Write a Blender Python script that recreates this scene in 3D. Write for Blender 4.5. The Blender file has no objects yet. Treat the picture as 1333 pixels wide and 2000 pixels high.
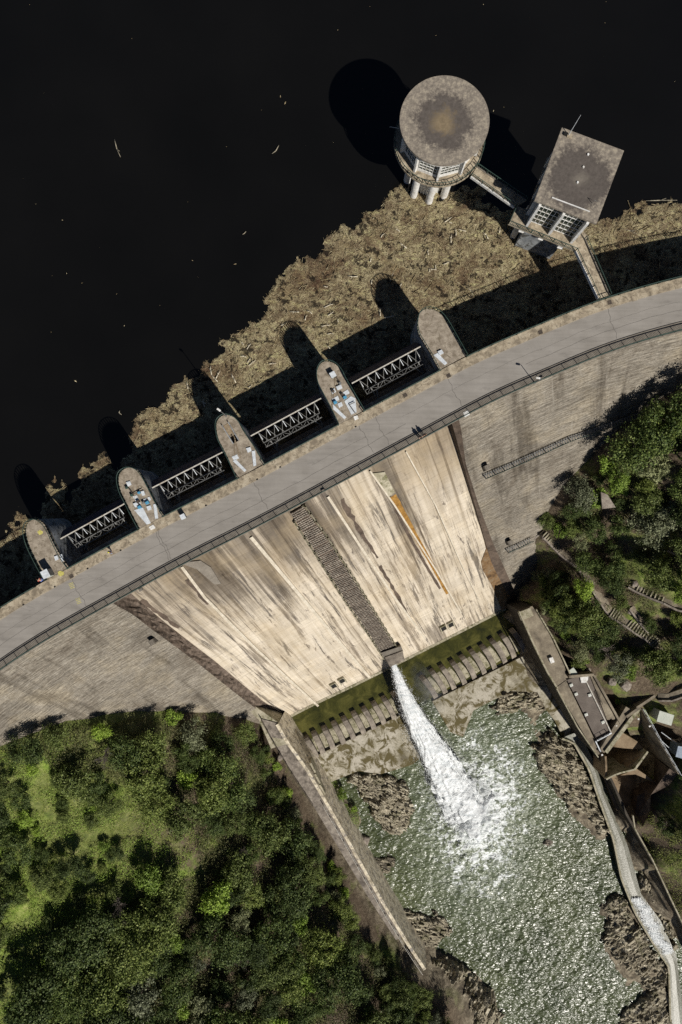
import bpy, bmesh, math, random
import numpy as np
from mathutils import Vector, Matrix
R = math.radians
rnd = random.Random(7)
nrg = np.random.default_rng(11)
scene = bpy.context.scene
COL = scene.collection

# ------------------------------------------------------------------ camera
CAMH = 100.0
cam = bpy.data.cameras.new("camera"); camo = bpy.data.objects.new("camera", cam); COL.objects.link(camo)
camo.location = (0, 0, CAMH); camo.rotation_euler = (0, 0, 0)
cam.sensor_fit = 'VERTICAL'; cam.sensor_height = 36; cam.lens = 24
cam.clip_start = 0.5; cam.clip_end = 3000
scene.camera = camo
scene.cycles.use_denoising = False
# ------------------------------------------------------------------ light
SUN = Vector((0.59, -0.80, 1.0)).normalized()
w = bpy.data.worlds.new("World"); scene.world = w; w.use_nodes = True
nt = w.node_tree; nt.nodes.clear()
sky = nt.nodes.new("ShaderNodeTexSky"); sky.sky_type = 'NISHITA'; sky.sun_disc = False; sky.air_density = .5; sky.dust_density = .2
sky.sun_elevation = math.asin(SUN.z); sky.sun_rotation = math.atan2(SUN.x, SUN.y)
bg = nt.nodes.new("ShaderNodeBackground"); bg.inputs[1].default_value = 0.05
ow = nt.nodes.new("ShaderNodeOutputWorld")
nt.links.new(sky.outputs[0], bg.inputs[0]); nt.links.new(bg.outputs[0], ow.inputs[0])
sl = bpy.data.lights.new("sun", 'SUN'); sl.energy = 5.0; sl.angle = R(0.5); sl.color = (1, .95, .87)
so = bpy.data.objects.new("sun", sl); COL.objects.link(so); so.location = (60, -80, 120)
so.rotation_euler = SUN.to_track_quat('Z', 'Y').to_euler()
scene.view_settings.view_transform = 'Standard'; scene.view_settings.look = 'None'
scene.view_settings.exposure = -0.06; scene.view_settings.gamma = 1

# ------------------------------------------------------------------ helpers
def P(px, py, z=0.0):                       # a point at height z seen at that spot of the 1333x2000 frame
    k = (CAMH - z) / 1333.3
    return Vector(((px - 666.5) * k, (1000 - py) * k, z))
ORG = {}
def tag(o, label=None, cat=None, group=None, kind=None):
    if label: o['label'] = label
    if cat: o['category'] = cat
    if group: o['group'] = group
    if kind: o['kind'] = kind
    return o
def thing(name, label, cat, loc=(0, 0, 0), group=None, rz=0):
    o = bpy.data.objects.new(name, None); COL.objects.link(o); o.empty_display_size = .5
    o.location = loc; o.rotation_euler.z = rz; ORG[o.name] = Vector(loc)
    return tag(o, label, cat, group)
def link_mesh(name, me, m, parent=None, local=False):
    o = bpy.data.objects.new(name, me); COL.objects.link(o)
    if m is not None: me.materials.append(m)
    if parent is not None:
        o.parent = parent
        org = ORG.get(parent.name, Vector((0, 0, 0)))
        if not local and org.length > 0: me.transform(Matrix.Translation(-org))
        ORG[o.name] = org
    else: ORG[o.name] = Vector((0, 0, 0))
    return o
class MB:
    def __init__(s): s.v = []; s.f = []; s.uv = {}
    def add(s, vs, fs):
        b = len(s.v); s.v += [tuple(v) for v in vs]; s.f += [tuple(b + i for i in f) for f in fs]; return b
    def box(s, c, sz, ax=None, rz=0):
        c = Vector(c)
        if ax is None: ax = (Vector((math.cos(rz), math.sin(rz), 0)), Vector((-math.sin(rz), math.cos(rz), 0)), Vector((0, 0, 1)))
        X, Y, Z = [Vector(a) * (d / 2) for a, d in zip(ax, sz)]
        vs = [c + X * a + Y * b + Z * d for d in (-1, 1) for b in (-1, 1) for a in (-1, 1)]
        s.add(vs, [(0, 2, 3, 1), (4, 5, 7, 6), (0, 1, 5, 4), (2, 6, 7, 3), (0, 4, 6, 2), (1, 3, 7, 5)]); return s
    def bar(s, a, b, w=.1, h=.1, up=(0, 0, 1)):
        a = Vector(a); b = Vector(b); d = b - a; L = d.length
        if L < 1e-4: return s
        d.normalize(); u = Vector(up)
        if abs(d.dot(u)) > .95: u = Vector((0, 1, 0))
        y = u.cross(d).normalized(); z = d.cross(y)
        return s.box((a + b) / 2, (L, w, h), (d, y, z))
    def tube(s, a, b, r, r2=None, n=8, cap=True):
        a = Vector(a); b = Vector(b); d = (b - a).normalized(); r2 = r if r2 is None else r2
        x = d.orthogonal().normalized(); y = d.cross(x)
        vs = [a + (x * math.cos(t) + y * math.sin(t)) * r for t in [2 * math.pi * i / n for i in range(n)]] + \
             [b + (x * math.cos(t) + y * math.sin(t)) * r2 for t in [2 * math.pi * i / n for i in range(n)]]
        fs = [(i, (i + 1) % n, n + (i + 1) % n, n + i) for i in range(n)]
        if cap: fs += [tuple(range(n - 1, -1, -1)), tuple(range(n, 2 * n))]
        s.add(vs, fs); return s
    def path(s, pts, r, n=6):
        for a, b in zip(pts, pts[1:]): s.tube(a, b, r, n=n)
        return s
    def prism(s, poly, zb, zt=None, scale_b=1.0):
        # poly: list of 3-D points (top); zb bottom z or list
        n = len(poly); top = [Vector(p) if zt is None else Vector((p[0], p[1], zt)) for p in poly]
        c = sum(top, Vector()) / n
        zz = zb if isinstance(zb, (list, tuple)) else [zb] * n
        bot = [Vector((c.x + (p.x - c.x) * scale_b, c.y + (p.y - c.y) * scale_b, z)) for p, z in zip(top, zz)]
        a = sum(top[i].x * top[(i + 1) % n].y - top[(i + 1) % n].x * top[i].y for i in range(n))
        if a < 0: top.reverse(); bot.reverse()
        s.add(top + bot, [tuple(range(n)), tuple(range(2 * n - 1, n - 1, -1))] + [(i, n + i, n + (i + 1) % n, (i + 1) % n) for i in range(n)])
        return s
    def grid(s, G, uv=None, flip=False):     # G[i][j]
        ni, nj = len(G), len(G[0]); b = len(s.v)
        for row in G: s.v += [tuple(p) for p in row]
        for i in range(ni - 1):
            for j in range(nj - 1):
                q = (b + i * nj + j, b + i * nj + j + 1, b + (i + 1) * nj + j + 1, b + (i + 1) * nj + j)
                s.f.append(q[::-1] if flip else q)
        if uv is not None:
            for i in range(ni):
                for j in range(nj): s.uv[b + i * nj + j] = uv[i][j]
        return s
    def build(s, name, m, parent=None, smooth=False, local=False, bevel=0):
        me = bpy.data.meshes.new(name); me.from_pydata(s.v, [], s.f)
        if s.uv:
            ul = me.uv_layers.new(name="UVMap")
            li = np.empty(len(me.loops), int); me.loops.foreach_get('vertex_index', li)
            arr = np.array([s.uv.get(i, (0, 0)) for i in range(len(s.v))], float)[li]
            ul.data.foreach_set('uv', arr.ravel())
        if smooth: me.polygons.foreach_set('use_smooth', [True] * len(me.polygons))
        me.validate(); me.update()
        o = link_mesh(name, me, m, parent, local)
        if bevel:
            bv = o.modifiers.new("bevel", 'BEVEL'); bv.width = bevel; bv.segments = 1; bv.limit_method = 'ANGLE'
        return o
def np_mesh(name, V, F, m, parent=None, smooth=False, local=False, uv=None):
    me = bpy.data.meshes.new(name); k = F.shape[1]
    me.vertices.add(len(V)); me.vertices.foreach_set('co', np.asarray(V, float).ravel())
    me.loops.add(F.size); me.loops.foreach_set('vertex_index', F.ravel().astype(np.int32))
    me.polygons.add(len(F)); me.polygons.foreach_set('loop_start', (np.arange(len(F)) * k).astype(np.int32))
    me.polygons.foreach_set('loop_total', np.full(len(F), k, np.int32))
    if smooth: me.polygons.foreach_set('use_smooth', np.ones(len(F), bool))
    me.update(calc_edges=True); me.validate()
    return link_mesh(name, me, m, parent, local)
# numpy value noise
def _h(i, j, s): 
    v = np.sin(i * 127.1 + j * 311.7 + s * 74.7) * 43758.5453
    return v - np.floor(v)
def vn(x, y, s=0):
    i = np.floor(x); j = np.floor(y); u = x - i; v = y - j
    u = u * u * (3 - 2 * u); v = v * v * (3 - 2 * v)
    return ((_h(i, j, s) * (1 - u) + _h(i + 1, j, s) * u) * (1 - v) + (_h(i, j + 1, s) * (1 - u) + _h(i + 1, j + 1, s) * u) * v)
def fbm(x, y, s=0, o=4):
    r = 0; a = .5; t = 0
    for k in range(o):
        r = r + a * vn(x * 2 ** k + 17 * k, y * 2 ** k - 9 * k, s + k); t += a; a *= .5
    return r / t
def in_poly(X, Y, poly):
    n = len(poly); ins = np.zeros(X.shape, bool)
    for i in range(n):
        x1, y1 = poly[i][0], poly[i][1]; x2, y2 = poly[(i + 1) % n][0], poly[(i + 1) % n][1]
        c = ((y1 > Y) != (y2 > Y)) & (X < (x2 - x1) * (Y - y1) / (y2 - y1 + 1e-12) + x1)
        ins ^= c
    return ins
def dist_poly(X, Y, poly):
    d = np.full(X.shape, 1e9); n = len(poly)
    for i in range(n):
        ax, ay = poly[i][0], poly[i][1]; bx, by = poly[(i + 1) % n][0], poly[(i + 1) % n][1]
        dx, dy = bx - ax, by - ay; t = np.clip(((X - ax) * dx + (Y - ay) * dy) / (dx * dx + dy * dy + 1e-9), 0, 1)
        d = np.minimum(d, np.hypot(X - ax - t * dx, Y - ay - t * dy))
    return d

# ------------------------------------------------------------------ materials
class NT:
    def __init__(s, name):
        s.m = bpy.data.materials.new(name); s.m.use_nodes = True; s.t = s.m.node_tree; s.t.nodes.clear()
        s.out = s.n('ShaderNodeOutputMaterial'); s.b = s.n('ShaderNodeBsdfPrincipled'); s.l(s.b.outputs[0], s.out.inputs[0])
        s.pos = None
    def n(s, t, **k):
        x = s.t.nodes.new(t)
        for a, b in k.items(): setattr(x, a, b)
        return x
    def l(s, a, b): s.t.links.new(a, b)
    def world(s):
        if s.pos is None: s.pos = s.n('ShaderNodeNewGeometry').outputs['Position']
        return s.pos
    def uv(s): return s.n('ShaderNodeUVMap').outputs[0]
    def map(s, vec, scale=(1, 1, 1), rot=(0, 0, 0), loc=(0, 0, 0)):
        m = s.n('ShaderNodeMapping'); s.l(vec, m.inputs[0]); m.inputs['Scale'].default_value = scale
        m.inputs['Rotation'].default_value = rot; m.inputs['Location'].default_value = loc; return m.outputs[0]
    def noise(s, vec, scale=1, detail=5, rough=.6, dist=0):
        t = s.n('ShaderNodeTexNoise'); s.l(vec, t.inputs['Vector']); t.inputs['Scale'].default_value = scale
        t.inputs['Detail'].default_value = detail; t.inputs['Roughness'].default_value = rough; t.inputs['Distortion'].default_value = dist
        return t.outputs[0]
    def voro(s, vec, scale=1, feature='F1'):
        t = s.n('ShaderNodeTexVoronoi'); t.feature = feature; s.l(vec, t.inputs['Vector']); t.inputs['Scale'].default_value = scale
        return t.outputs[0]
    def ramp(s, fac, stops):
        r = s.n('ShaderNodeValToRGB'); s.l(fac, r.inputs[0]); e = r.color_ramp.elements
        cc = lambda c: (c, c, c, 1) if isinstance(c, (int, float)) else (*c, 1)
        e[1].position = stops[-1][0]; e[1].color = cc(stops[-1][1]); e[0].position = stops[0][0]; e[0].color = cc(stops[0][1])
        for p, c in stops[1:-1]: x = e.new(p); x.color = cc(c)
        return r.outputs[0]
    def mix(s, fac, a, b, mode='MIX'):
        m = s.n('ShaderNodeMix', data_type='RGBA', blend_type=mode)
        for sock, v in ((m.inputs[0], fac), (m.inputs[6], a), (m.inputs[7], b)):
            if isinstance(v, bpy.types.NodeSocket): s.l(v, sock)
            elif isinstance(v, (int, float)): sock.default_value = v if sock == m.inputs[0] else (v, v, v, 1)
            else: sock.default_value = (*v, 1)
        return m.outputs[2]
    def math(s, op, a, b=0.0):
        m = s.n('ShaderNodeMath', operation=op)
        for sock, v in ((m.inputs[0], a), (m.inputs[1], b)):
            if isinstance(v, bpy.types.NodeSocket): s.l(v, sock)
            else: sock.default_value = v
        return m.outputs[0]
    def fin(s, color, rough=.85, bump=None, strength=.4, dist=.05, spec=.3, metal=0):
        if isinstance(color, bpy.types.NodeSocket): s.l(color, s.b.inputs['Base Color'])
        else: s.b.inputs['Base Color'].default_value = (*color, 1)
        if isinstance(rough, bpy.types.NodeSocket): s.l(rough, s.b.inputs['Roughness'])
        else: s.b.inputs['Roughness'].default_value = rough
        s.b.inputs['Specular IOR Level'].default_value = spec; s.b.inputs['Metallic'].default_value = metal
        if bump is not None:
            b = s.n('ShaderNodeBump'); b.inputs['Strength'].default_value = strength; b.inputs['Distance'].default_value = dist
            s.l(bump, b.inputs['Height']); s.l(b.outputs[0], s.b.inputs['Normal'])
        return s.m
def mottled(name, c1, c2, c3=None, sc=.6, fine=5, rough=.85, bump=.4, spec=.3, dirt=None, metal=0, lo=.35, hi=.65):
    t = NT(name); p = t.world(); a = t.noise(p, sc, 8, .65, .3)
    stops = [(lo, c1), (hi, c2)] if c3 is None else [(lo, c1), ((lo + hi) / 2, c2), (hi, c3)]
    c = t.ramp(a, stops); f = t.noise(p, fine, 6, .7)
    c = t.mix(.55, c, t.ramp(f, [(.3, .55), (.7, 1.35)]), 'MULTIPLY')
    if dirt: c = t.mix(t.ramp(t.noise(p, sc * 1.7, 7, .7, .8), [(.47, 0), (.55, 1)] if name == 'apron concrete' else [(.5, 0), (.62, 1)]), c, dirt)
    return t.fin(c, rough, f, bump, .06, spec, metal)
M = {}
def build_mats():
    # asphalt deck: pale, worn, faint tyre streaks
    t = NT("asphalt"); p = t.world(); a = t.noise(p, .35, 6, .6); g = t.noise(p, 9, 4, .7)
    r = t.noise(t.map(p, (.12, 2.2, 1), (0, 0, R(-27.5))), 1, 5, .6)
    c = t.ramp(a, [(.3, (.240, .221, .197)), (.7, (.300, .279, .252))]); c = t.mix(.3, c, t.ramp(g, [(.3, .7), (.7, 1.2)]), 'MULTIPLY')
    c = t.mix(.5, c, t.ramp(r, [(.3, .78), (.6, 1.08)]), 'MULTIPLY')
    c = t.mix(t.ramp(t.noise(t.map(p, (.25, .8, 1), (0, 0, R(-27.5)), (3, 9, 0)), 1, 8, .75, .4), [(.56, 0), (.68, .45)]), c, (.14, .128, .115))
    c = t.mix(t.ramp(t.noise(p, 1.1, 8, .8), [(.66, 0), (.70, .5)]), c, (.40, .37, .33))
    M['road'] = t.fin(c, .9, g, .2, .02)
    M['crack'] = mottled("crack filler", (.06, .055, .05), (.11, .10, .09), rough=.9)
    M['walk'] = mottled("kerb concrete", (.20, .165, .12), (.36, .30, .215), (.46, .40, .30), sc=.9, fine=7, dirt=(.17, .14, .10))
    M['ledge'] = mottled("ledge concrete", (.16, .14, .115), (.23, .205, .17), sc=.8)
    M['pierdeck'] = mottled("pier deck concrete", (.20, .165, .125), (.30, .255, .20), (.38, .33, .26), sc=1.0, fine=7, dirt=(.17, .14, .10))
    M['pierwall'] = mottled("pier wall concrete", (.20, .215, .23), (.38, .40, .415), sc=.5, dirt=(.08, .08, .075))
    M['white'] = mottled("white painted concrete", (.62, .62, .60), (.82, .81, .78), sc=.9, bump=.15, dirt=(.5, .47, .41))
    M['steelplate'] = mottled("galvanised plate", (.50, .53, .56), (.66, .70, .73), sc=1.5, rough=.5, bump=.1)
    M['railgreen'] = mottled("green railing paint", (.022, .045, .038), (.05, .085, .07), rough=.5, bump=.1)
    M['steel'] = mottled("weathered steel", (.11, .11, .105), (.22, .215, .205), rough=.6, sc=2)
    M['whitesteel'] = mottled("pale painted steel", (.48, .46, .41), (.68, .66, .60), rough=.5, sc=2, dirt=(.35, .27, .18))
    M['gateskin'] = mottled("gate skin plate", (.035, .032, .045), (.07, .06, .08), rough=.5)
    M['dark'] = mottled("dark opening", (.008, .008, .008), (.015, .014, .013))
    M['iron'] = mottled("cast iron", (.05, .04, .035), (.10, .08, .06), sc=3)
    t = NT("window glass"); M['glass'] = t.fin((.03, .04, .028), .08, spec=.6)
    M['yellow'] = mottled("yellow paint", (.42, .38, .10), (.58, .52, .16), sc=5)
    M['wood'] = mottled("weathered board", (.20, .15, .10), (.34, .27, .18), sc=3)
    M['log'] = mottled("bleached driftwood", (.16, .14, .10), (.42, .38, .29), sc=3)
    M['cyan'] = mottled("blue paint", (.05, .22, .38), (.10, .33, .50), sc=3)
    M['apron'] = mottled("apron concrete", (.15, .13, .09), (.33, .30, .225), (.45, .415, .34), sc=.22, fine=3, dirt=(.105, .085, .035), lo=.3, hi=.55)
    M['baffle'] = mottled("weathered tooth concrete", (.13, .11, .09), (.31, .27, .22), sc=.7, fine=4)
    M['sill'] = mottled("pale sill concrete", (.26, .235, .16), (.46, .42, .32), sc=.6, dirt=(.13, .125, .06))
    M['walltan'] = mottled("pale stained wall", (.28, .24, .17), (.66, .58, .43), (.8, .73, .58), sc=.8, fine=3, dirt=(.22, .20, .18))
    M['ribc'] = mottled("pale rib concrete", (.45, .40, .31), (.62, .56, .46), sc=1)
    M['pathm'] = mottled("rubble path", (.10, .085, .07), (.21, .18, .15), (.33, .29, .24), sc=.9, fine=3, bump=.8)
    M['darkwall'] = mottled("stained shade-dark wall", (.03, .026, .02), (.075, .062, .048), sc=.8, fine=4)  # brown wall stain, darkened further to put the sunless sides' shade into the colour
    M['gsteel'] = mottled("grey gate steel", (.09, .09, .088), (.20, .20, .19), rough=.6, sc=2)
    M['palelog'] = mottled("pale stripped log", (.38, .33, .24), (.70, .64, .50), sc=3)
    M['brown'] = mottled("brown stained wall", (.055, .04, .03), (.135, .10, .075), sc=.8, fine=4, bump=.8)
    M['rubble'] = mottled("rubble bank", (.045, .035, .027), (.12, .09, .068), (.19, .15, .12), sc=1.1, fine=3, bump=1)
    M['rust'] = mottled("rust stained bed", (.075, .045, .022), (.17, .10, .045), (.20, .15, .095), sc=.7, fine=3)
    M['orange'] = mottled("orange rust streak", (.18, .085, .015), (.36, .20, .05), sc=1.2, fine=5)
    M['slab'] = mottled("walkway concrete", (.12, .10, .075), (.22, .185, .135), (.33, .285, .21), sc=.35, fine=4)
    M['roofing'] = mottled("roof felt", (.12, .10, .085), (.165, .14, .12), sc=.7, fine=5)
    M['basin'] = mottled("ochre basin concrete", (.12, .085, .05), (.24, .175, .11), (.30, .23, .15), sc=.35, fine=4)
    M['palemetal'] = mottled("pale sheet roof", (.42, .45, .39), (.50, .52, .46), rough=.5, bump=.1)
    M['bluesheet'] = mottled("blue grey sheet", (.16, .21, .28), (.27, .33, .40), rough=.4)
    M['stone'] = mottled("stone masonry", (.16, .13, .11), (.34, .30, .25), sc=1.5, fine=4, bump=1)
    M['bark'] = mottled("bark", (.05, .04, .03), (.12, .095, .07), sc=2)
    M['twig'] = mottled("bare twigs", (.16, .13, .115), (.27, .23, .20), sc=2)
    # rock with strata
    t = NT("river rock"); p = t.world(); s1 = t.noise(t.map(p, (.35, 1.6, 1), (0, 0, R(25))), .8, 9, .75, .8); s2 = t.noise(p, 3.5, 8, .75)
    c = t.ramp(s1, [(.32, (.050, .045, .034)), (.42, (.185, .160, .115)), (.52, (.39, .345, .25)), (.63, (.60, .55, .43))])
    c = t.mix(.6, c, t.ramp(s2, [(.35, .35), (.62, 1.45)]), 'MULTIPLY')
    c = t.mix(t.ramp(t.noise(p, .5, 5, .6), [(.55, 0), (.63, .6)]), c, (.085, .085, .03))
    zz = t.n('ShaderNodeSeparateXYZ'); t.l(p, zz.inputs[0]); c = t.mix(t.ramp(t.math('ADD', t.math('MULTIPLY', t.math('ADD', zz.outputs[2], 44.0), .8), t.math('MULTIPLY', s2, .6)), [(.30, .75), (.52, 0)]), c, (.05, .042, .032))
    M['rock'] = t.fin(c, .85, t.mix(.5, s1, s2), 1, .35)
    # spillway concrete
    t = NT("spillway concrete"); u = t.uv()
    st = t.noise(t.map(u, (.36, .022, 1)), 1, 10, .74, .25); st2 = t.noise(t.map(u, (1.3, .05, 1), loc=(9, 3, 0)), 1, 7, .65, .2)
    h1 = t.noise(t.map(u, (.12, 1.6, 1)), 1.4, 6, .75); h2 = t.noise(t.map(u, (.5, 3.2, 1)), 1, 5, .7); f = t.noise(t.map(u, (1, 1, 1)), 4, 6, .7)
    c = t.ramp(st2, [(.26, (.36, .31, .24)), (.40, (.50, .45, .365)), (.54, (.58, .53, .445)), (.74, (.66, .61, .53))])
    c = t.mix(.85, c, t.ramp(st, [(.40, (.34, .31, .28)), (.435, (.62, .58, .54)), (.455, (.97, .95, .92)), (.72, (1.08, 1.07, 1.05))]), 'MULTIPLY')
    sp = t.n('ShaderNodeSeparateXYZ'); t.l(u, sp.inputs[0])
    top = t.math('ADD', sp.outputs[1], t.math('MULTIPLY', t.math('SUBTRACT', st, .5), 40.0)); wz = t.noise(t.map(u, (.07, .02, 1), loc=(2, 7, 0)), 1, 2, .5)
    c = t.mix(t.math('MULTIPLY', t.ramp(t.math('DIVIDE', top, 30.0), [(.10, .95), (.70, 0)]), t.ramp(wz, [(.38, .2), (.55, 1)])), c, t.mix(1, c, (.36, .33, .30), 'MULTIPLY'))
    def blob(u0, v0, ru, rv):
        vd = t.n('ShaderNodeVectorMath', operation='LENGTH'); t.l(t.map(u, (1 / ru, 1 / rv, 0), loc=(-u0 / ru, -v0 / rv, 0)), vd.inputs[0])
        return t.ramp(t.math('ADD', vd.outputs['Value'], t.math('MULTIPLY', t.math('SUBTRACT', st2, .5), 2.2)), [(.55, .8), (1.0, 0)])
    for bl_ in ((11, 3, 5, 15), (17.5, 3, 3.5, 20), (22.5, 2, 2.5, 16), (32, 4, 2.2, 15), (40.5, 5, 2, 22), (36.5, 50, 2.2, 6)):
        c = t.mix(blob(*bl_), c, t.mix(1, c, (.34, .325, .32), 'MULTIPLY'))
    runs = t.noise(t.map(u, (.8, .04, 1), loc=(31, 5, 0)), 1, 10, .78, .4); rmask = t.noise(t.map(u, (.10, .05, 1), loc=(8, 8, 0)), 1, 3, .6)
    c = t.mix(t.math('MULTIPLY', t.ramp(runs, [(.54, 0), (.565, .9)]), t.ramp(rmask, [(.40, 0), (.50, 1)])), c, (.11, .095, .08))
    blot = t.ramp(t.noise(t.map(u, (.8, .16, 1), loc=(4, 1, 0)), 1, 9, .8, .7), [(.58, 0), (.62, .9)])
    c = t.mix(blot, c, (.12, .10, .085))
    c = t.mix(.6, c, t.ramp(h1, [(.34, .55), (.45, 1.0), (.7, 1.12)]), 'MULTIPLY'); c = t.mix(.5, c, t.ramp(h2, [(.3, .6), (.5, 1.05)]), 'MULTIPLY')
    tan = t.noise(t.map(u, (.12, .09, 1), loc=(1, 12, 0)), 1, 5, .6); c = t.mix(t.ramp(tan, [(.48, 0), (.65, .35)]), c, (.45, .36, .23))
    chips = t.math('MULTIPLY', t.ramp(t.noise(t.map(u, (.7, 2.0, 1)), 1.3, 9, .85, .6), [(.63, 0), (.65, 1)]), t.ramp(t.noise(u, .13, 3, .5), [(.42, 0), (.52, 1)]))
    c = t.mix(chips, c, (.06, .045, .03))
    br = t.n('ShaderNodeTexBrick'); t.l(t.map(u, (1, 1, 1), (0, 0, 0)), br.inputs['Vector']); br.inputs['Scale'].default_value = 1
    br.inputs['Brick Width'].default_value = 9.5; br.inputs['Row Height'].default_value = 2.1; br.inputs['Mortar Size'].default_value = .03
    br.inputs['Color1'].default_value = (1.05, 1.04, 1.02, 1); br.inputs['Color2'].default_value = (.78, .77, .76, 1); br.inputs['Mortar'].default_value = (.7, .66, .6, 1)
    c = t.mix(t.ramp(h1, [(.4, .4), (.6, .9)]), c, br.outputs[0], 'MULTIPLY')
    lng = t.noise(t.map(u, (.75, .010, 1), loc=(17, 3, 0)), 1, 8, .75, .1)
    c = t.mix(.8, c, t.ramp(lng, [(.38, (.42, .39, .36)), (.43, (.80, .78, .75)), (.46, (1, 1, 1)), (.60, (1, 1, 1)), (.66, (1.15, 1.14, 1.12))]), 'MULTIPLY')
    c = t.mix(1, c, (.985, .97, .955), 'MULTIPLY')
    M['spill'] = t.fin(c, .85, t.mix(.5, h1, f), .5, .12)
    # board marked face concrete, fine horizontal courses, dark runs
    t = NT("downstream face concrete"); u = t.uv()
    h = t.noise(t.map(u, (.42, 4.4, 1)), 1.0, 10, .86); h3 = t.noise(t.map(u, (.22, 3.2, 1)), 1, 9, .84); b = t.noise(u, .12, 6, .65, .3)
    v = t.noise(t.map(u, (.28, .035, 1)), 1, 5, .6); f = t.noise(u, 5, 5, .75)
    c = t.ramp(h, [(.36, (.065, .053, .04)), (.45, (.20, .17, .13)), (.53, (.34, .30, .24)), (.64, (.50, .455, .38))])
    c = t.mix(.8, c, t.ramp(h3, [(.36, .35), (.5, 1.05), (.62, 1.3)]), 'MULTIPLY')
    c = t.mix(.8, c, t.ramp(b, [(.34, (.62, .58, .54)), (.5, 1), (.66, (1.25, 1.2, 1.08))]), 'MULTIPLY')
    c = t.mix(.8, c, t.ramp(v, [(.36, (.42, .40, .38)), (.47, 1.0)]), 'MULTIPLY')
    c = t.mix(t.ramp(t.noise(t.map(u, (1.3, .06, 1)), 1, 5, .7), [(.62, 0), (.70, .55)]), c, (.47, .43, .36))
    c = t.mix(.6, c, t.ramp(t.noise(u, 2.2, 7, .8), [(.36, .5), (.62, 1.3)]), 'MULTIPLY')
    c = t.mix(t.ramp(t.noise(t.map(u, (.12, .9, 1), loc=(5, 5, 0)), 1, 8, .8, .4), [(.63, 0), (.655, .8)]), c, (.52, .47, .36))
    c = t.mix(.5, c, t.ramp(t.noise(t.map(u, (.05, .16, 1), loc=(3, 1, 0)), 1, 6, .65), [(.38, (.62, .60, .58)), (.55, (1.1, 1.08, 1.05))]), 'MULTIPLY')
    c = t.mix(1, c, (.80, .82, .85), 'MULTIPLY')
    M['face'] = t.fin(c, .9, h, .9, .22)
    # reservoir
    t = NT("reservoir water"); p = t.world(); n = t.noise(p, 1.3, 4, .6); n2 = t.noise(p, .05, 3, .5)
    c = t.ramp(n2, [(.3, (.0042, .0041, .0038)), (.7, (.0058, .0056, .0052))])
    M['water'] = t.fin(c, .12, n, .08, .05, spec=.35)
    # debris
    t = NT("floating debris"); p = t.world(); a = t.noise(p, .45, 8, .7, 1.2); f = t.noise(p, 3.2, 9, .85, 1.5)
    vz = t.noise(t.map(p, (1, 2.4, 1), (0, 0, R(30))), .5, 8, .75, 1.8)
    g2 = t.noise(p, 2.2, 10, .88, 2.2)
    c = t.ramp(g2, [(.36, (.03, .022, .013)), (.45, (.15, .115, .065)), (.53, (.37, .32, .215)), (.62, (.64, .59, .43))])
    c = t.mix(.6, c, t.ramp(f, [(.38, .35), (.5, 1.0), (.62, 1.5)]), 'MULTIPLY')
    c = t.mix(.8, c, t.ramp(a, [(.38, (.50, .40, .36)), (.52, (1.1, 1.08, 1.0)), (.66, (1.35, 1.35, 1.15))]), 'MULTIPLY')
    c = t.mix(t.ramp(vz, [(.55, 0), (.61, .9)]), c, (.56, .52, .28))
    c = t.mix(t.ramp(t.noise(p, .9, 4, .6), [(.57, 0), (.605, .92)]), c, (.022, .016, .010))
    c = t.mix(.9, c, t.ramp(t.noise(p, .16, 6, .65, .8), [(.36, (.50, .38, .34)), (.56, (1.15, 1.15, 1.1))]), 'MULTIPLY')
    M['debris'] = t.fin(c, .95, f, 1, .4)
    t = NT("debris sticks"); oi = t.world(); k = t.noise(oi, 2.3, 3, .6)
    M['stick'] = t.fin(t.ramp(k, [(.3, (.07, .05, .03)), (.5, (.26, .20, .11)), (.66, (.60, .53, .35))]), .9)
    # river
    t = NT("river water"); p = t.world()
    spx = t.n('ShaderNodeSeparateXYZ'); t.l(p, spx.inputs[0])
    c0 = P(935, 1590, -44.3); c1 = P(850, 1440, -44.3)
    dd = t.n('ShaderNodeVectorMath', operation='DISTANCE'); t.l(t.map(p, (1.25, .8, 0)), dd.inputs[0]); dd.inputs[1].default_value = (c0.x * 1.25, c0.y * .8, 0)
    fn = t.noise(p, .40, 5, .6, 1.0); fr = t.noise(p, 1.3, 5, .6, 1.2)
    g = t.math('ADD', t.math('MULTIPLY', t.math('SUBTRACT', fn, .5), 34.0), t.math('MULTIPLY', t.math('SUBTRACT', fr, .5), 34.0))
    fac = t.math('ADD', dd.outputs['Value'], g)
    foam = t.ramp(t.math('DIVIDE', fac, 20.0), [(.32, 1), (.38, .85), (.41, .28), (.52, .10), (.66, 0)])
    wv = t.n('ShaderNodeVectorMath', operation='ADD'); wn = t.n('ShaderNodeTexNoise'); t.l(p, wn.inputs['Vector']); wn.inputs['Scale'].default_value = .9; wn.inputs['Detail'].default_value = 5; t.l(p, wv.inputs[0]); t.l(wn.outputs[1], wv.inputs[1]); lace = t.ramp(t.voro(t.map(wv.outputs[0], (1, 1, 0)), 1.1, 'DISTANCE_TO_EDGE'), [(0.0, .9), (.06, 0)])
    lz = t.ramp(t.math('DIVIDE', fac, 20.0), [(.36, .7), (.62, 0)])
    foam = t.math('MAXIMUM', foam, t.math('MULTIPLY', lace, lz))
    wc = t.ramp(t.noise(p, .12, 5, .6, .5), [(.3, (.042, .055, .024)), (.7, (.092, .108, .050))])
    aerated = t.ramp(t.math('DIVIDE', dd.outputs['Value'], 30.0), [(.2, 1), (.8, 0)])
    wc = t.mix(t.math('MULTIPLY', aerated, .65), wc, (.21, .245, .165))  # paler milky colour of aerated water round the plunge
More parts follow.
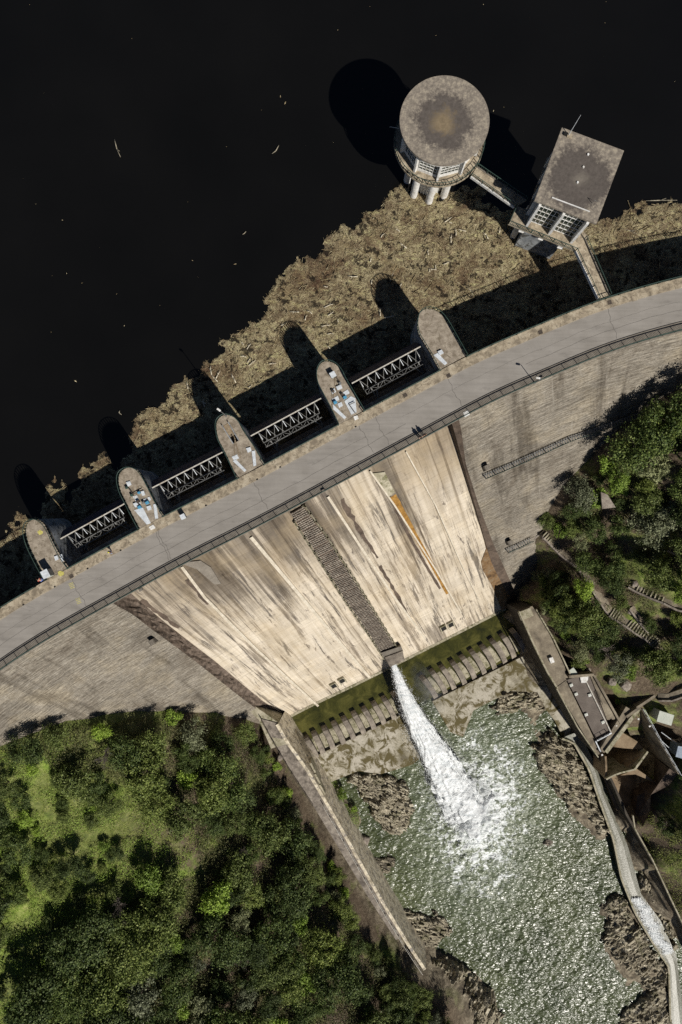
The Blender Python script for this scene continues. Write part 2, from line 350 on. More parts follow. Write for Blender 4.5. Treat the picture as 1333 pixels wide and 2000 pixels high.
    col = t.mix(foam, wc, t.mix(t.ramp(t.noise(p, 1.8, 5, .7, .6), [(.35, 0), (.6, 1)]), (.55, .60, .58), (.84, .86, .86)))
    w1 = t.noise(t.map(p, (.8, 1.7, 1), (0, 0, R(-30))), 1.25, 1.5, .45, .7)
    M['river'] = t.fin(col, t.ramp(foam, [(0, .29), (.3, .8)]), w1, 1.0, .33, spec=.4)
    # pool
    t = NT("stilling pool water"); p = t.world(); n = t.noise(p, 1.1, 6, .65, .6)
    c = t.ramp(t.noise(p, .3, 7, .7, .8), [(.34, (.022, .024, .007)), (.5, (.05, .05, .012)), (.66, (.10, .095, .025))])
    M['pool'] = t.fin(c, .1, n, .35, .12, spec=.6)
    t = NT("white water"); p = t.world(); n = t.noise(p, 2.5, 8, .8, .8); q = t.noise(t.map(p, (.35, 2.0, .8), (0, 0, R(-62))), 1, 7, .7, .5)
    c = t.ramp(q, [(.32, (.46, .51, .53)), (.46, (.74, .77, .78)), (.6, (.86, .88, .88))])  # darker blue-grey strands put shading into the foam colour
    M['foam'] = t.fin(c, .8, t.mix(.5, n, q), .8, .25)
    t = NT("channel water"); p = t.world()
    c = t.ramp(t.noise(t.map(p, (1.5, .35, 1), (0, 0, R(22))), 1, 7, .7, .4), [(.3, (.08, .082, .045)), (.5, (.14, .137, .10)), (.66, (.22, .22, .18))])
    M['channel'] = t.fin(c, .35, t.noise(p, 3, 5, .7), .4, .1)
    # roofs
    def roofmat(name, cx, cy, r1, r2, mid):
        t = NT(name); p = t.world(); d = t.n('ShaderNodeVectorMath', operation='DISTANCE')
        t.l(t.map(p, (1, 1, 0)), d.inputs[0]); d.inputs[1].default_value = (cx, cy, 0)
        n = t.noise(p, .42, 7, .7, .5); n2 = t.noise(p, 2.2, 8, .75)
        f = t.math('ADD', d.outputs['Value'], t.math('MULTIPLY', t.math('SUBTRACT', n, .5), 4.5))
        f = t.math('ADD', f, t.math('MULTIPLY', t.math('SUBTRACT', n2, .5), 2.4))
        base = t.ramp(n2, [(.3, (.125, .108, .088)), (.5, (.225, .195, .16)), (.66, (.39, .34, .26))])
        dark = t.ramp(n2, [(.3, (.065, .055, .048)), (.7, (.13, .112, .098))])
        core = t.ramp(n2, [(.3, mid), (.7, tuple(min(1, q * 1.8) for q in mid))])
        c = t.mix(t.ramp(t.math('DIVIDE', f, 10), [(r2 / 10 - .06, 1), (r2 / 10 + .05, 0)]), base, dark)
        c = t.mix(t.ramp(t.math('DIVIDE', f, 10), [(r1 / 10 - .06, .9), (r1 / 10 + .06, 0)]), c, core)
        return t.fin(c, .9, n2, .4, .05)
    cx, cy = 14.1, 53.0
    M['roundroof'] = roofmat("round roof concrete", cx - .1, cy + .1, 1.5, 3.9, (.15, .115, .07))
    M['rectroof'] = roofmat("square roof concrete", 32.0, 44.6, .6, 4.3, (.13, .115, .095))
    # vegetation
    def leaf(name, a, b, c3):
        t = NT(name); g = t.n('ShaderNodeNewGeometry'); oi = t.n('ShaderNodeObjectInfo')
        n = t.noise(g.outputs['Position'], .9, 4, .6); r = g.outputs['Random Per Island']
        c = t.ramp(r, [(0, a), (.5, b), (1, c3)]); c = t.mix(.6, c, t.ramp(n, [(.3, .55), (.7, 1.4)]), 'MULTIPLY')
        c = t.mix(.6, c, t.ramp(oi.outputs['Random'], [(0, (.5, .52, .55)), (.5, (1, 1, .95)), (1, (1.5, 1.45, 1.05))]), 'MULTIPLY')
        m = t.fin(c, .6, spec=.25)
        t.b.inputs['Transmission Weight'].default_value = 0
        return m
    M['leaf_dark'] = leaf("dark oak leaves", (.026, .044, .011), (.064, .098, .024), (.15, .185, .06))
    M['leaf_olive'] = leaf("olive green leaves", (.055, .082, .016), (.125, .165, .038), (.25, .29, .09))
    M['leaf_bright'] = leaf("bright green leaves", (.10, .165, .02), (.20, .30, .04), (.33, .44, .10))
    M['leaf_grey'] = leaf("grey green leaves", (.09, .10, .055), (.17, .19, .11), (.28, .30, .18))
    M['grassblade'] = leaf("grass", (.13, .18, .03), (.25, .30, .06), (.42, .42, .16))
    M['scrub'] = leaf("scrub", (.035, .045, .015), (.08, .09, .03), (.16, .15, .07))
    t = NT("hillside soil"); p = t.world(); a = t.noise(p, .12, 6, .65, .4); f = t.noise(p, 1.5, 9, .8, .5); r = t.noise(p, .5, 8, .75, 1)
    soil = t.ramp(f, [(.3, (.04, .03, .02)), (.5, (.12, .09, .06)), (.7, (.25, .20, .14))])
    f2 = t.noise(p, .55, 10, .85, 1.2); grass = t.ramp(f2, [(.34, (.035, .052, .010)), (.43, (.10, .17, .02)), (.52, (.22, .32, .045)), (.66, (.50, .48, .20))])
    rock = t.ramp(r, [(.34, (.04, .032, .024)), (.48, (.15, .125, .088)), (.62, (.36, .31, .225))])
    sx = t.n('ShaderNodeSeparateXYZ'); t.l(p, sx.inputs[0])
    c = t.mix(t.ramp(a, [(.50, 0), (.64, .8)]), soil, grass)
    gx = t.math('ADD', sx.outputs[0], t.math('MULTIPLY', t.math('SUBTRACT', r, .5), 20.0))
    c = t.mix(t.ramp(t.math('DIVIDE', t.math('ADD', gx, 80.0), 100.0), [(.40, .5), (.52, 0)]), c, grass)
    c = t.mix(t.ramp(t.math('DIVIDE', t.math('ADD', sx.outputs[2], 50.0), 20.0), [(.42, 1), (.55, 0)]), c, rock)
    M['ground'] = t.fin(c, .95, f, 1, .25)
build_mats()

# ------------------------------------------------------------------ dam axis: upstream edge of the deck
UP = [(-900, 2350), (-600, 1800), (-400, 1538), (-250, 1380), (-120, 1272), (0, 1187), (83, 1138), (137, 1108), (318, 1009), (465, 935), (654, 834), (859, 724), (930, 687), (1045, 638),
      (1170, 587), (1333, 541), (1500, 508), (1700, 488), (1950, 490), (2300, 540)]
upw = np.array([[P(x, y).x, P(x, y).y] for x, y in UP])
def catmull(pts, n=40):
    out = []
    for i in range(len(pts) - 1):
        p0 = pts[max(i - 1, 0)]; p1 = pts[i]; p2 = pts[i + 1]; p3 = pts[min(i + 2, len(pts) - 1)]
        for t in np.linspace(0, 1, n, endpoint=False):
            out.append(.5 * ((2 * p1) + (-p0 + p2) * t + (2 * p0 - 5 * p1 + 4 * p2 - p3) * t * t + (-p0 + 3 * p1 - 3 * p2 + p3) * t ** 3))
    out.append(pts[-1]); return np.array(out)
dense = catmull(upw)
sl_ = np.concatenate([[0], np.cumsum(np.hypot(*np.diff(dense, axis=0).T))])
S0 = np.arange(0, sl_[-1], .5); CX = np.interp(S0, sl_, dense[:, 0]); CY = np.interp(S0, sl_, dense[:, 1])
ker = np.exp(-np.linspace(-2.5, 2.5, 33) ** 2 / 2); ker /= ker.sum()
CX = np.convolve(np.pad(CX, 16, 'reflect', reflect_type='odd'), ker, 'valid'); CY = np.convolve(np.pad(CY, 16, 'reflect', reflect_type='odd'), ker, 'valid')
TX = np.gradient(CX); TY = np.gradient(CY); L_ = np.hypot(TX, TY); NX = TY / L_; NY = -TX / L_     # downstream normal
def Q(s, o, z):
    x = np.interp(s, S0, CX); y = np.interp(s, S0, CY); nx = np.interp(s, S0, NX); ny = np.interp(s, S0, NY)
    return Vector((float(x + nx * o), float(y + ny * o), float(z)))
def Tn(s):
    return Vector((float(np.interp(s, S0, -NY)), float(np.interp(s, S0, NX)), 0)), Vector((float(np.interp(s, S0, NX)), float(np.interp(s, S0, NY)), 0))
def SO(x, y):
    d = (CX - x) ** 2 + (CY - y) ** 2; i = int(d.argmin())
    o = (x - CX[i]) * NX[i] + (y - CY[i]) * NY[i]; t = -(x - CX[i]) * NY[i] + (y - CY[i]) * NX[i]
    rad = 1
    return S0[i] + t, o
W = 7.65; KF = .90
def zface(s, o): return -(1 + (o - 7.4) / KF) if o > 7.4 else -1.0
def oface(z): return 7.4 + KF * (-z - 1)
ZT = -44.0
p_ = P(580, 1392, ZT); sA, oA = SO(p_.x, p_.y); p_ = P(985, 1190, ZT); sB, oB = SO(p_.x, p_.y)
def otoe(s): return float(np.interp(s, [sA, sB], [oA, oB]))
def ospill(s, z):
    t = max(0, min(1, (-4.5 - z) / (-4.5 - ZT))); return 6.6 + (otoe(s) - 6.6) * (t ** .93)
def zspill(s, o):
    t = max(0, min(1, (o - 6.6) / (otoe(s) - 6.6))); return -4.5 + (ZT + 4.5) * t ** (1 / .93)
def hit(px, py, fn):
    lo, hi = -60.0, -.5
    for _ in range(40):
        z = (lo + hi) / 2; p = P(px, py, z); s, o = SO(p.x, p.y)
        if z < fn(s, o): lo = z
        else: hi = z
    p = P(px, py, z); return p
print("TOE", sA, oA, sB, oB, "len", S0[-1])
def s_at(px, py, z=0): p = P(px, py, z); return SO(p.x, p.y)[0]

# ------------------------------------------------------------------ terrain
ctrl = []
def c3(px, py, z): p = P(px, py, z); ctrl.append((p.x, p.y, z))
for q in [(-120, 1500), (-60, 1478), (0, 1455), (60, 1432), (120, 1408), (200, 1396), (270, 1387), (340, 1385), (420, 1390), (480, 1402), (520, 1418),
          (1040, 1130), (1042, 1085), (1040, 1048), (1065, 1000), (1105, 940), (1160, 885), (1210, 835), (1260, 795), (1333, 755), (1400, 725), (1500, 700)]:
    p = hit(*q, zface); ctrl.append((p.x, p.y, p.z)); s_, o_ = SO(p.x, p.y)
    if o_ > 12: p2 = Q(s_, o_ - 5, 0); ctrl.append((p2.x, p2.y, p.z - 3.5))
for q in [(-300, 1700, -5), (-300, 2100, -6), (0, 1600, -13), (0, 1750, -13), (0, 2000, -14), (100, 1550, -14.5), (150, 1700, -15.5), (150, 1900, -17), (300, 1550, -22), (300, 1750, -21), (300, 2000, -20),
          (450, 1500, -29), (450, 1700, -27), (450, 1900, -26), (500, 1450, -35.4), (515, 1520, -34.5), (555, 1590, -35.0), (610, 1680, -35.2), (540, 1680, -31), (672, 1785, -35.4), (725, 1860, -35.8), (560, 1425, -43), (600, 1495, -43.5), (642, 1570, -43.8), (684, 1645, -44), (726, 1718, -44), (768, 1790, -44), (808, 1855, -43.5), (600, 1800, -31), (600, 2000, -29), (700, 1900, -34), (740, 1990, -33), (790, 1920, -37),
          (600, 2300, -26), (900, 2300, -42), (1000, 2300, -46), (0, 2300, -14),
          (640, 1530, -43), (690, 1600, -43.3), (722, 1680, -43.6), (775, 1790, -44), (810, 1850, -43.4), (850, 1900, -42), (905, 1885, -44.2), (968, 1950, -44.5), (985, 2010, -44.5), (880, 1970, -39),
          (800, 1650, -48), (900, 1750, -48), (1000, 1850, -48), (1050, 1990, -48), (1000, 1500, -48), (850, 1550, -48), (1100, 1650, -48), (1140, 1800, -47), (930, 1450, -48), (800, 1400, -46), (650, 1450, -46), (950, 1320, -46), (800, 1300, -47), (1000, 1230, -47), (620, 1400, -47),
          (965, 1385, -44.6), (1062, 1370, -43), (1060, 1450, -43.8), (1100, 1530, -43.2), (1140, 1590, -43.2), (1172, 1640, -43.8), (1195, 1720, -44.3), (1172, 1780, -44), (1177, 1850, -44), (1245, 1930, -44.3), (1215, 1995, -44.6), (1290, 1900, -43.2), (1320, 1990, -43.3), (1240, 1820, -43.2),
          (1060, 1200, -32), (1110, 1270, -32), (1170, 1312, -32), (1195, 1340, -32.3), (1228, 1400, -33), (1090, 1150, -29), (1150, 1200, -28), (1200, 1250, -28), (1250, 1340, -31), (1333, 1340, -28), (1333, 1200, -22), (1333, 1050, -15), (1250, 1050, -20),
          (1200, 1000, -19), (1200, 1100, -24), (1130, 1050, -25), (1250, 900, -12), (1333, 900, -8), (1345, 1440, -33), (1345, 1540, -33), (1255, 1620, -36.5), (1290, 1700, -37), (1335, 1790, -38), (1420, 1700, -30), (1420, 1400, -22), (1500, 1100, -5), (1600, 1600, -15),
          (1108, 1450, -45), (1135, 1470, -45), (1160, 1520, -45), (1180, 1570, -45.2), (1205, 1640, -45.2), (1230, 1715, -45.5), (1262, 1788, -45.8), (1300, 1860, -46.2), (1320, 1940, -46.5), (1070, 1350, -45), (1095, 1400, -45), (1200, 1500, -45), (1235, 1470, -45), (1260, 1450, -42), (1220, 1560, -44.5), (1225, 1620, -44.5), (1258, 1700, -44), (1300, 1800, -44.3), (1340, 1860, -44.3)]: c3(*q)
ctrl = np.array(ctrl)
def _phi(r): return r
A_ = np.hypot(ctrl[:, None, 0] - ctrl[None, :, 0], ctrl[:, None, 1] - ctrl[None, :, 1]); n_ = len(ctrl)
K_ = np.zeros((n_ + 3, n_ + 3)); K_[:n_, :n_] = A_ - np.eye(n_) * .15; K_[:n_, n_] = 1; K_[:n_, n_ + 1:] = ctrl[:, :2]; K_[n_:, :n_] = K_[:n_, n_:].T
sol = np.linalg.solve(K_, np.concatenate([ctrl[:, 2], [0, 0, 0]]))
def ground_raw(X, Y):
    X = np.asarray(X, float); Y = np.asarray(Y, float); z = sol[n_] + sol[n_ + 1] * X + sol[n_ + 2] * Y
    for i in range(n_): z = z + sol[i] * np.hypot(X - ctrl[i, 0], Y - ctrl[i, 1])
    return np.clip(z, -48, 14)
def ground_z(X, Y):
    X = np.asarray(X, float); Y = np.asarray(Y, float)
    z = ground_raw(X, Y); b = np.clip((z + 46) / 4, 0, 1)
    return z + (fbm(X * .35, Y * .35, 3, 4) - .5) * 1.2 * b + (fbm(X * 1.6, Y * 1.6, 5, 3) - .5) * .35 * b
def gz(x, y): return float(ground_z(np.array([x]), np.array([y]))[0])
def on_ground(px, py, dz=0):
    lo, hi = -50.0, 10.0
    for _ in range(30):
        z = (lo + hi) / 2; p = P(px, py, z)
        if z < float(ground_raw(np.array([p.x]), np.array([p.y]))[0]): lo = z
        else: hi = z
    p = P(px, py, z); return Vector((p.x, p.y, gz(p.x, p.y) + dz))
def terrain():
    # fine inner sheet merging into a coarse rim reaching far out
    xs = np.concatenate([[-1500, -900, -500, -300, -200, -140], np.arange(-100, 101, 1.0), [140, 200, 300, 500, 900, 1500]])
    ys = np.concatenate([[-1500, -900, -500, -300, -200, -150], np.arange(-120, 60.5, 1.0), [100, 200, 400, 900, 1500]])
    X, Y = np.meshgrid(xs, ys, indexing='ij'); Z = ground_z(X, Y)
    d2 = np.full(X.shape, 1e18); oo = np.zeros(X.shape); ss = np.zeros(X.shape)
    for i in range(0, len(S0), 4):
        d = (X - CX[i]) ** 2 + (Y - CY[i]) ** 2; mk = d < d2
        o = (X - CX[i]) * NX[i] + (Y - CY[i]) * NY[i]
        d2 = np.where(mk, d, d2); oo = np.where(mk, o, oo); ss = np.where(mk, S0[i], ss)
    of = np.array([oface(z) for z in zf]); bl = np.interp(oo, of, sLo) + 1.0; br_ = np.interp(oo, of, sRo) - .5
    lim = -6 - (oo - 6.6) / .93 * 1.08 - 2
    Z = np.where((ss > bl) & (ss < br_) & (oo < 46) & (oo > 7), np.minimum(Z, np.maximum(lim, -50)), Z)
    Z = np.where(oo < 7.4, -28, Z)
    ni, nj = X.shape; V = np.stack([X, Y, Z], -1).reshape(-1, 3)
    I = np.arange(ni * nj).reshape(ni, nj)
    F = np.stack([I[:-1, :-1], I[1:, :-1], I[1:, 1:], I[:-1, 1:]], -1).reshape(-1, 4)
    o = np_mesh("ground", V, F, M['ground'], smooth=True); tag(o, kind='structure')

# ------------------------------------------------------------------ water sheets
def reservoir():
    m = MB(); G = []
    for s in np.arange(0, S0[-1], 6): G.append([Q(s, o, -9.8) for o in (2.5, -30, -150, -800)])
    m.grid(G, flip=False); o = m.build("reservoir_water", M['water']); tag(o, kind='structure')
    for p in o.data.polygons:
        if p.normal.z < 0: p.flip()
reservoir()
def river():
    xs = np.arange(-20, 90, .22); ys = np.arange(-112, -18, .22)
    X, Y = np.meshgrid(xs, ys, indexing='ij')
    a = R(-35); U = X * math.cos(a) - Y * math.sin(a); V_ = X * math.sin(a) + Y * math.cos(a)
    wx = U + 1.5 * fbm(X * .3, Y * .3, 8, 3); wy = V_ + 1.5 * fbm(X * .3, Y * .3, 9, 3)
    Z = -44.4 + .42 * (fbm(wx * .40, wy * .65, 1, 4) - .5) + .20 * (1 - np.abs(2 * fbm(wx * .8, wy * 1.3, 2, 2) - 1))
    c = P(915, 1588, -44.3); d = np.hypot((X - c.x) * 1.25, (Y - c.y) * .8)
    Z += np.exp(-(d / 6.5) ** 2) * (.7 + 2.2 * (fbm(X * 1.2, Y * 1.2, 4, 4) - .5)) + np.exp(-(d / 11) ** 2) * .9 * (fbm(X * 1.5, Y * 1.5, 14, 3) - .5)
    ni, nj = X.shape; V = np.stack([X, Y, Z], -1).reshape(-1, 3); I = np.arange(ni * nj).reshape(ni, nj)
    F = np.stack([I[:-1, :-1], I[1:, :-1], I[1:, 1:], I[:-1, 1:]], -1).reshape(-1, 4)
    o = np_mesh("river_water", V, F, M['river'], smooth=True); tag(o, kind='structure')
river()

# ------------------------------------------------------------------ patches (heightfields inside an outline with their own thickness)
def patch(name, poly, zfun, m, parent=None, res=.3, ragged=1.0, seed=0, edge=1.2, drop=1.5):
    # poly: world xy outline ; zfun(X,Y,d) ; d = distance inside the outline
    xs = np.array([p[0] for p in poly]); ys = np.array([p[1] for p in poly])
    X, Y = np.meshgrid(np.arange(xs.min() - 2, xs.max() + 2, res), np.arange(ys.min() - 2, ys.max() + 2, res), indexing='ij')
    d = dist_poly(X, Y, poly) * np.where(in_poly(X, Y, poly), 1, -1) + (fbm(X * .5, Y * .5, seed, 5) - .5) * 2 * ragged
    ins = d > 0; Z = zfun(X, Y, d) - drop * np.clip(1 - d / edge, 0, 1) ** 2
    keep = ins[:-1, :-1] & ins[1:, :-1] & ins[1:, 1:] & ins[:-1, 1:]
    I = np.arange(X.size).reshape(X.shape)
    F = np.stack([I[:-1, :-1], I[1:, :-1], I[1:, 1:], I[:-1, 1:]], -1)[keep]
    used = np.unique(F); remap = -np.ones(X.size, int); remap[used] = np.arange(len(used))
    V = np.stack([X, Y, Z], -1).reshape(-1, 3)[used]
    return np_mesh(name, V, remap[F], m, parent, smooth=False), V
def wpoly(pts, z): return [tuple(P(x, y, z))[:2] for x, y in pts]

def debris():
    up = [(-260, 1230), (-120, 1140), (-40, 1085), (0, 1045), (25, 998), (60, 1010), (84, 978), (87, 948), (100, 936), (125, 943), (130, 965), (138, 985), (152, 940), (158, 905), (205, 880), (214, 896), (226, 930), (245, 880), (258, 825), (330, 770), (375, 738),
          (415, 705), (450, 645), (505, 622), (520, 590), (545, 530), (600, 500), (680, 440), (720, 410), (775, 372), (850, 372), (930, 375), (1000, 415), (1090, 440), (1170, 428), (1220, 412), (1265, 393), (1340, 387), (1450, 372), (1600, 360)]
    poly = wpoly(up, -9.7)
    s1 = SO(*poly[-1])[0]; s0 = SO(*poly[0])[0]
    poly += [tuple(Q(s, -.1, 0))[:2] for s in np.arange(s1, s0, -4)]
    zf = lambda X, Y, d: -9.66 + .10 * np.clip(d, 0, 3) / 3 + .42 * (fbm(X * .9, Y * .9, 21, 5) - .45) + .18 * (fbm(X * 4, Y * 4, 22, 3) - .5)
    o, V = patch("floating_debris", poly, zf, M['debris'], res=.22, ragged=2.6, seed=31, edge=.8, drop=.3)
    tag(o, "tan brown carpet of driftwood and reeds floating against the upstream side of the dam", "debris", kind='stuff')
    # loose sticks and twigs of that carpet, same object kind
    idx = nrg.choice(len(V), 17000); c = V[idx]; n = len(c)
    flow = R(30) + (fbm(c[:, 0] * .12, c[:, 1] * .12, 40, 3) - .5) * 8 + nrg.normal(0, .8, n)
    L = nrg.gamma(1.1, .36, n).clip(.12, 4.2); wd = nrg.uniform(.02, .07, n) * (1 + L * .4); el = nrg.normal(0, .12, n)
    d = np.stack([np.cos(flow), np.sin(flow), el], -1) * (L / 2)[:, None]; s = np.stack([-np.sin(flow), np.cos(flow), 0 * el], -1) * (wd / 2)[:, None]
    u = np.zeros((n, 3)); u[:, 2] = wd / 2; c = c + np.array([0, 0, .06])
    V8 = np.stack([c - d - s, c + d - s * .6, c + d + s * .6, c - d + s, c - d + u * 2, c + d + u * 1.6], 1).reshape(-1, 3)
    b = (np.arange(n) * 6)[:, None]
    F = np.concatenate([b + np.array([0, 1, 5, 4]), b + np.array([4, 5, 2, 3]), b + np.array([3, 2, 1, 0])])
    o2 = np_mesh("driftwood_litter", V8, F, M['stick'])
    tag(o2, "countless bleached sticks and twigs strewn over the floating debris carpet", "driftwood", kind='stuff')
debris()
def logs():
    L = [((224, 272), (236, 307), "pale forked branch floating alone on the dark water at the far left"), ((545, 284), (532, 300), "short pale stick floating on open water left of the round tower shadow"),
         ((481, 452), (474, 458), "tiny pale stick floating below the left centre of the open water"), ((1262, 392), (1323, 391), "long white log lying at the outer edge of the debris right of the square tower"),
         ((234, 802), (238, 810), "tiny white stick floating beyond the second pier's shadow"), ((648, 700), (655, 703), "white scrap of wood in the dam's shade beside the fourth pier"),
         ((1214, 446), (1250, 460), "white stripped branch on the debris between the square tower and the frame edge"),
         ((770, 530), (762, 552), "bleached stick lying on the debris above the fifth pier's shadow"), ((912, 560), (926, 580), "pale split log lying at the shade line left of the walkway")]
    for i, (a, b, lab) in enumerate(L):
        a = P(*a, -9.55); b = P(*b, -9.55); m = MB(); mid = (a + b) / 2 + Vector((rnd.uniform(-.25, .25), rnd.uniform(-.25, .25), .03))
        m.tube(a, mid, .05, .08, 7); m.tube(mid, b, .08, .03, 7)
        if (b - a).length > 1.6: m.tube(mid, mid + (b - a).normalized() * .7 + Vector((.25, .3, .05)), .05, .02, 6)
        o = m.build("driftwood_log", M['log'], smooth=True); tag(o, lab, "log", "logs floating on the reservoir")
logs()
def flecks():
    n = 60; x = nrg.uniform(0, 1333, n); y = nrg.uniform(0, 900, n); k = (y < 1000 - x * .55 - 40); x, y = x[k], y[k]; V = []
    for a, b in zip(x, y):
        p = P(a, b, -9.76); r = abs(rnd.gauss(0, .035)) + .015; an = rnd.uniform(0, 3.1); d = Vector((math.cos(an), math.sin(an), 0)) * r * rnd.uniform(1, 4); e = Vector((-d.y, d.x, 0)) * .3
        V += [p - d, p - e, p + d, p + e, p + Vector((0, 0, .04))]
    b = (np.arange(len(x)) * 5)[:, None]; F = np.concatenate([b + np.array(q) for q in ([0, 1, 4], [1, 2, 4], [2, 3, 4], [3, 0, 4])])
    tag(np_mesh("floating_flecks", np.array([tuple(v) for v in V]), F, M['stick']), "tiny specks of debris scattered over the open dark water", "debris", kind='stuff')
flecks()
def mat_logs():
    poly = [(300, 800), (460, 690), (540, 600), (640, 540), (760, 440), (900, 410), (1020, 480), (900, 540), (820, 580), (640, 690), (480, 760), (340, 830)]; k = 0
    while k < 46:
        x, y = rnd.uniform(290, 1030), rnd.uniform(400, 830)
        if not in_poly(np.array([x]), np.array([y]), poly)[0]: continue
        a = P(x, y, -9.3); an = rnd.uniform(0, 3.14); L = rnd.uniform(.5, 1.7); d = Vector((math.cos(an), math.sin(an), rnd.uniform(-.05, .05))) * L; m = MB()
        md = a + d * .5 + Vector((rnd.uniform(-.12, .12), rnd.uniform(-.12, .12), .04)); m.tube(a, md, .09, .075, 6); m.tube(md, a + d, .075, .04, 6)
        if L > 1: m.tube(md, md + Vector((math.cos(an + .8), math.sin(an + .8), .1)) * .4, .04, .02, 5)
        tag(m.build("stranded_log", M['palelog'], smooth=True), "short bleached log lying among the sticks of the sunlit debris carpet", "log", "bleached logs lying on the debris carpet"); k += 1
mat_logs()

# ------------------------------------------------------------------ dam
dam = thing("dam", "long curved concrete arch gravity dam with a road along its crest and pale streaked spillway", "dam", (0, 0, 0))
SSTART, SEND = 0.0, float(S0[-1])
s_sp0 = s_at(255, 1120); s_sp1 = s_at(905, 700)
pierS = [s_at(*q) for q in [(110, 1122), (296, 1021), (492, 920), (686, 817), (884, 710)]]
def strip(m, s0, s1, o0, o1, zt, zb, step=1.5):
    ss = list(np.arange(s0, s1, step)) + [s1]
    top = [[Q(s, o0, zt), Q(s, o1, zt)] for s in ss]; m.grid(top, flip=True)
    m.grid([[Q(s, o1, zt), Q(s, o1, zb)] for s in ss], flip=True); m.grid([[Q(s, o0, zb), Q(s, o0, zt)] for s in ss], flip=True)
    m.grid([[Q(s, o1, zb), Q(s, o0, zb)] for s in ss], flip=True)
    for s in (ss[0], ss[-1]):
        m.add([Q(s, o0, zt), Q(s, o1, zt), Q(s, o1, zb), Q(s, o0, zb)], [(0, 1, 2, 3)])
    return m
road = strip(MB(), SSTART, SEND, 1.5, 6.3, 0.0, -.25).build("road", M['road']); tag(road, kind='structure')
cr = MB()
for o, a, b in ((3.35, .0, 1), (4.55, .0, 1)):
    prev = None
    for s in np.arange(30, SEND - 30, 1.0):
        oo = o + .05 * math.sin(s * .6) + .04 * math.sin(s * 1.7)
        if prev and vn(np.array([s * .12]), np.array([o * 9]), 3)[0] > .28:
            wv = .02 if o < 4 else .035
            A, B = Q(prev[0], prev[1], .006), Q(s, oo, .006); C, D = Q(s, oo + wv, .006), Q(prev[0], prev[1] + wv, .006)
            cr.add([A, B, C, D], [(0, 3, 2, 1)])
        prev = (s, oo)
for q in [(150, 1150), (312, 1055), (505, 960), (712, 850), (748, 845), (890, 770), (1185, 600), (320, 1060)]:
    s = s_at(*q); prev = None
    for o in np.arange(1.55, 6.3, .25):
        ss = s + .12 * math.sin(o * 2 + s) + .08 * math.sin(o * 5.1)
        if prev:
            cr.add([Q(prev[0] - .02, prev[1], .007), Q(prev[0] + .03, prev[1], .007), Q(ss + .03, o, .007), Q(ss - .02, o, .007)], [(0, 1, 2, 3)])
        prev = (ss, o)
cr.build("crack_line", M['crack'], road)
# footways
strip(MB(), SSTART, SEND, 0, 1.5, .14, -.9).build("upstream_footway", M['walk'], dam)
strip(MB(), SSTART, SEND, 6.3, W, .14, -.9).build("downstream_footway", M['ledge'], dam)
# upstream wall and deck beams
strip(MB(), SSTART, pierS[0] - 1, 0.06, 7.3, -.9, -13).build("upstream_wall", M['pierwall'], dam)
strip(MB(), pierS[4] + 1, SEND, 0.06, 7.3, -.9, -13).build("upstream_wall", M['pierwall'], dam)
strip(MB(), pierS[0] - 1, pierS[4] + 1, 1.5, 7.3, -.25, -1.3).build("deck_slab", M['ledge'], dam)
# sill under the gates
strip(MB(), pierS[0], pierS[4], -2.5, 6.5, -8.6, -14).build("gate_sill", M['ledge'], dam)
for a, b in zip(pierS, pierS[1:]):
    strip(MB(), a + 2.0, b - 2.2, -.75, -.02, -.75, -1.5).build("bay_ledge", M['walk'], dam)
# railings
def railing(m, pts, h=1.05, gap=.16, rail=.06, post=2.0, bar=.03, mid=True):
    for a, b in zip(pts, pts[1:]):
        a = Vector(a); b = Vector(b); d = b - a; L = d.length
        if L < .05: continue
        up = Vector((0, 0, h)); m.tube(a + up, b + up, rail, n=6)
        if mid: m.bar(a + up * .12, b + up * .12, .05, .05)
        n = max(1, int(L / gap))
        for k in range(n):
            p = a + d * (k / n); m.bar(p, p + up, bar, bar)
        n = max(1, int(L / post))
        for k in range(n + 1):
            p = a + d * (k / n); m.bar(p, p + up, .09, .09)
m = MB(); railing(m, [Q(s, W - .08, .14) for s in np.arange(20, SEND - 20, 2.0)], 1.1, .19, .07, 2.0, .035); m.build("downstream_railing", M['railgreen'], dam)
m = MB(); railing(m, [Q(s, .08, .14) for s in np.arange(20, pierS[0] - 2.1, 2.0)], 1.1, .3, .06); railing(m, [Q(s, .08, .14) for s in np.arange(pierS[4] + 2.2, SEND - 20, 2.0)], 1.1, .3, .06)
for a, b in zip(pierS, pierS[1:]): railing(m, [Q(s, .08, .14) for s in np.linspace(a + 2.0, b - 2.1, 5)], 1.05, .3, .06)
m.build("upstream_railing", M['railgreen'], dam)

def polyhit(pts, fn): return [hit(*q, fn) for q in pts]
def resamp(pts, zs):
    zz = np.array([p.z for p in pts]); o = np.argsort(-zz); zz = zz[o]
    X = np.array([pts[i].x for i in o]); Y = np.array([pts[i].y for i in o])
    so = [SO(x, y)[0] for x, y in zip(X, Y)]
    return [float(np.interp(-z, -zz, so)) for z in zs]
Lo = polyhit([(225, 1181), (260, 1200), (294, 1227), (376, 1287), (471, 1362), (543, 1416)], zface)
Ro = polyhit([(901, 836), (910, 905), (935, 985), (964, 1062), (990, 1120), (1015, 1178)], zface)
Li = polyhit([(262, 1164), (332, 1223), (420, 1291), (515, 1370), (556, 1396)], zspill)
Ri = polyhit([(878, 837), (916, 958), (950, 1070), (972, 1140), (988, 1190)], zspill)
zf = list(np.linspace(-1.0, -46, 46)); zs_ = list(np.linspace(-4.5, ZT, 44))
sLo = resamp(Lo, zf); sRo = resamp(Ro, zf); sLi = resamp(Li, zs_); sRi = resamp(Ri, zs_)
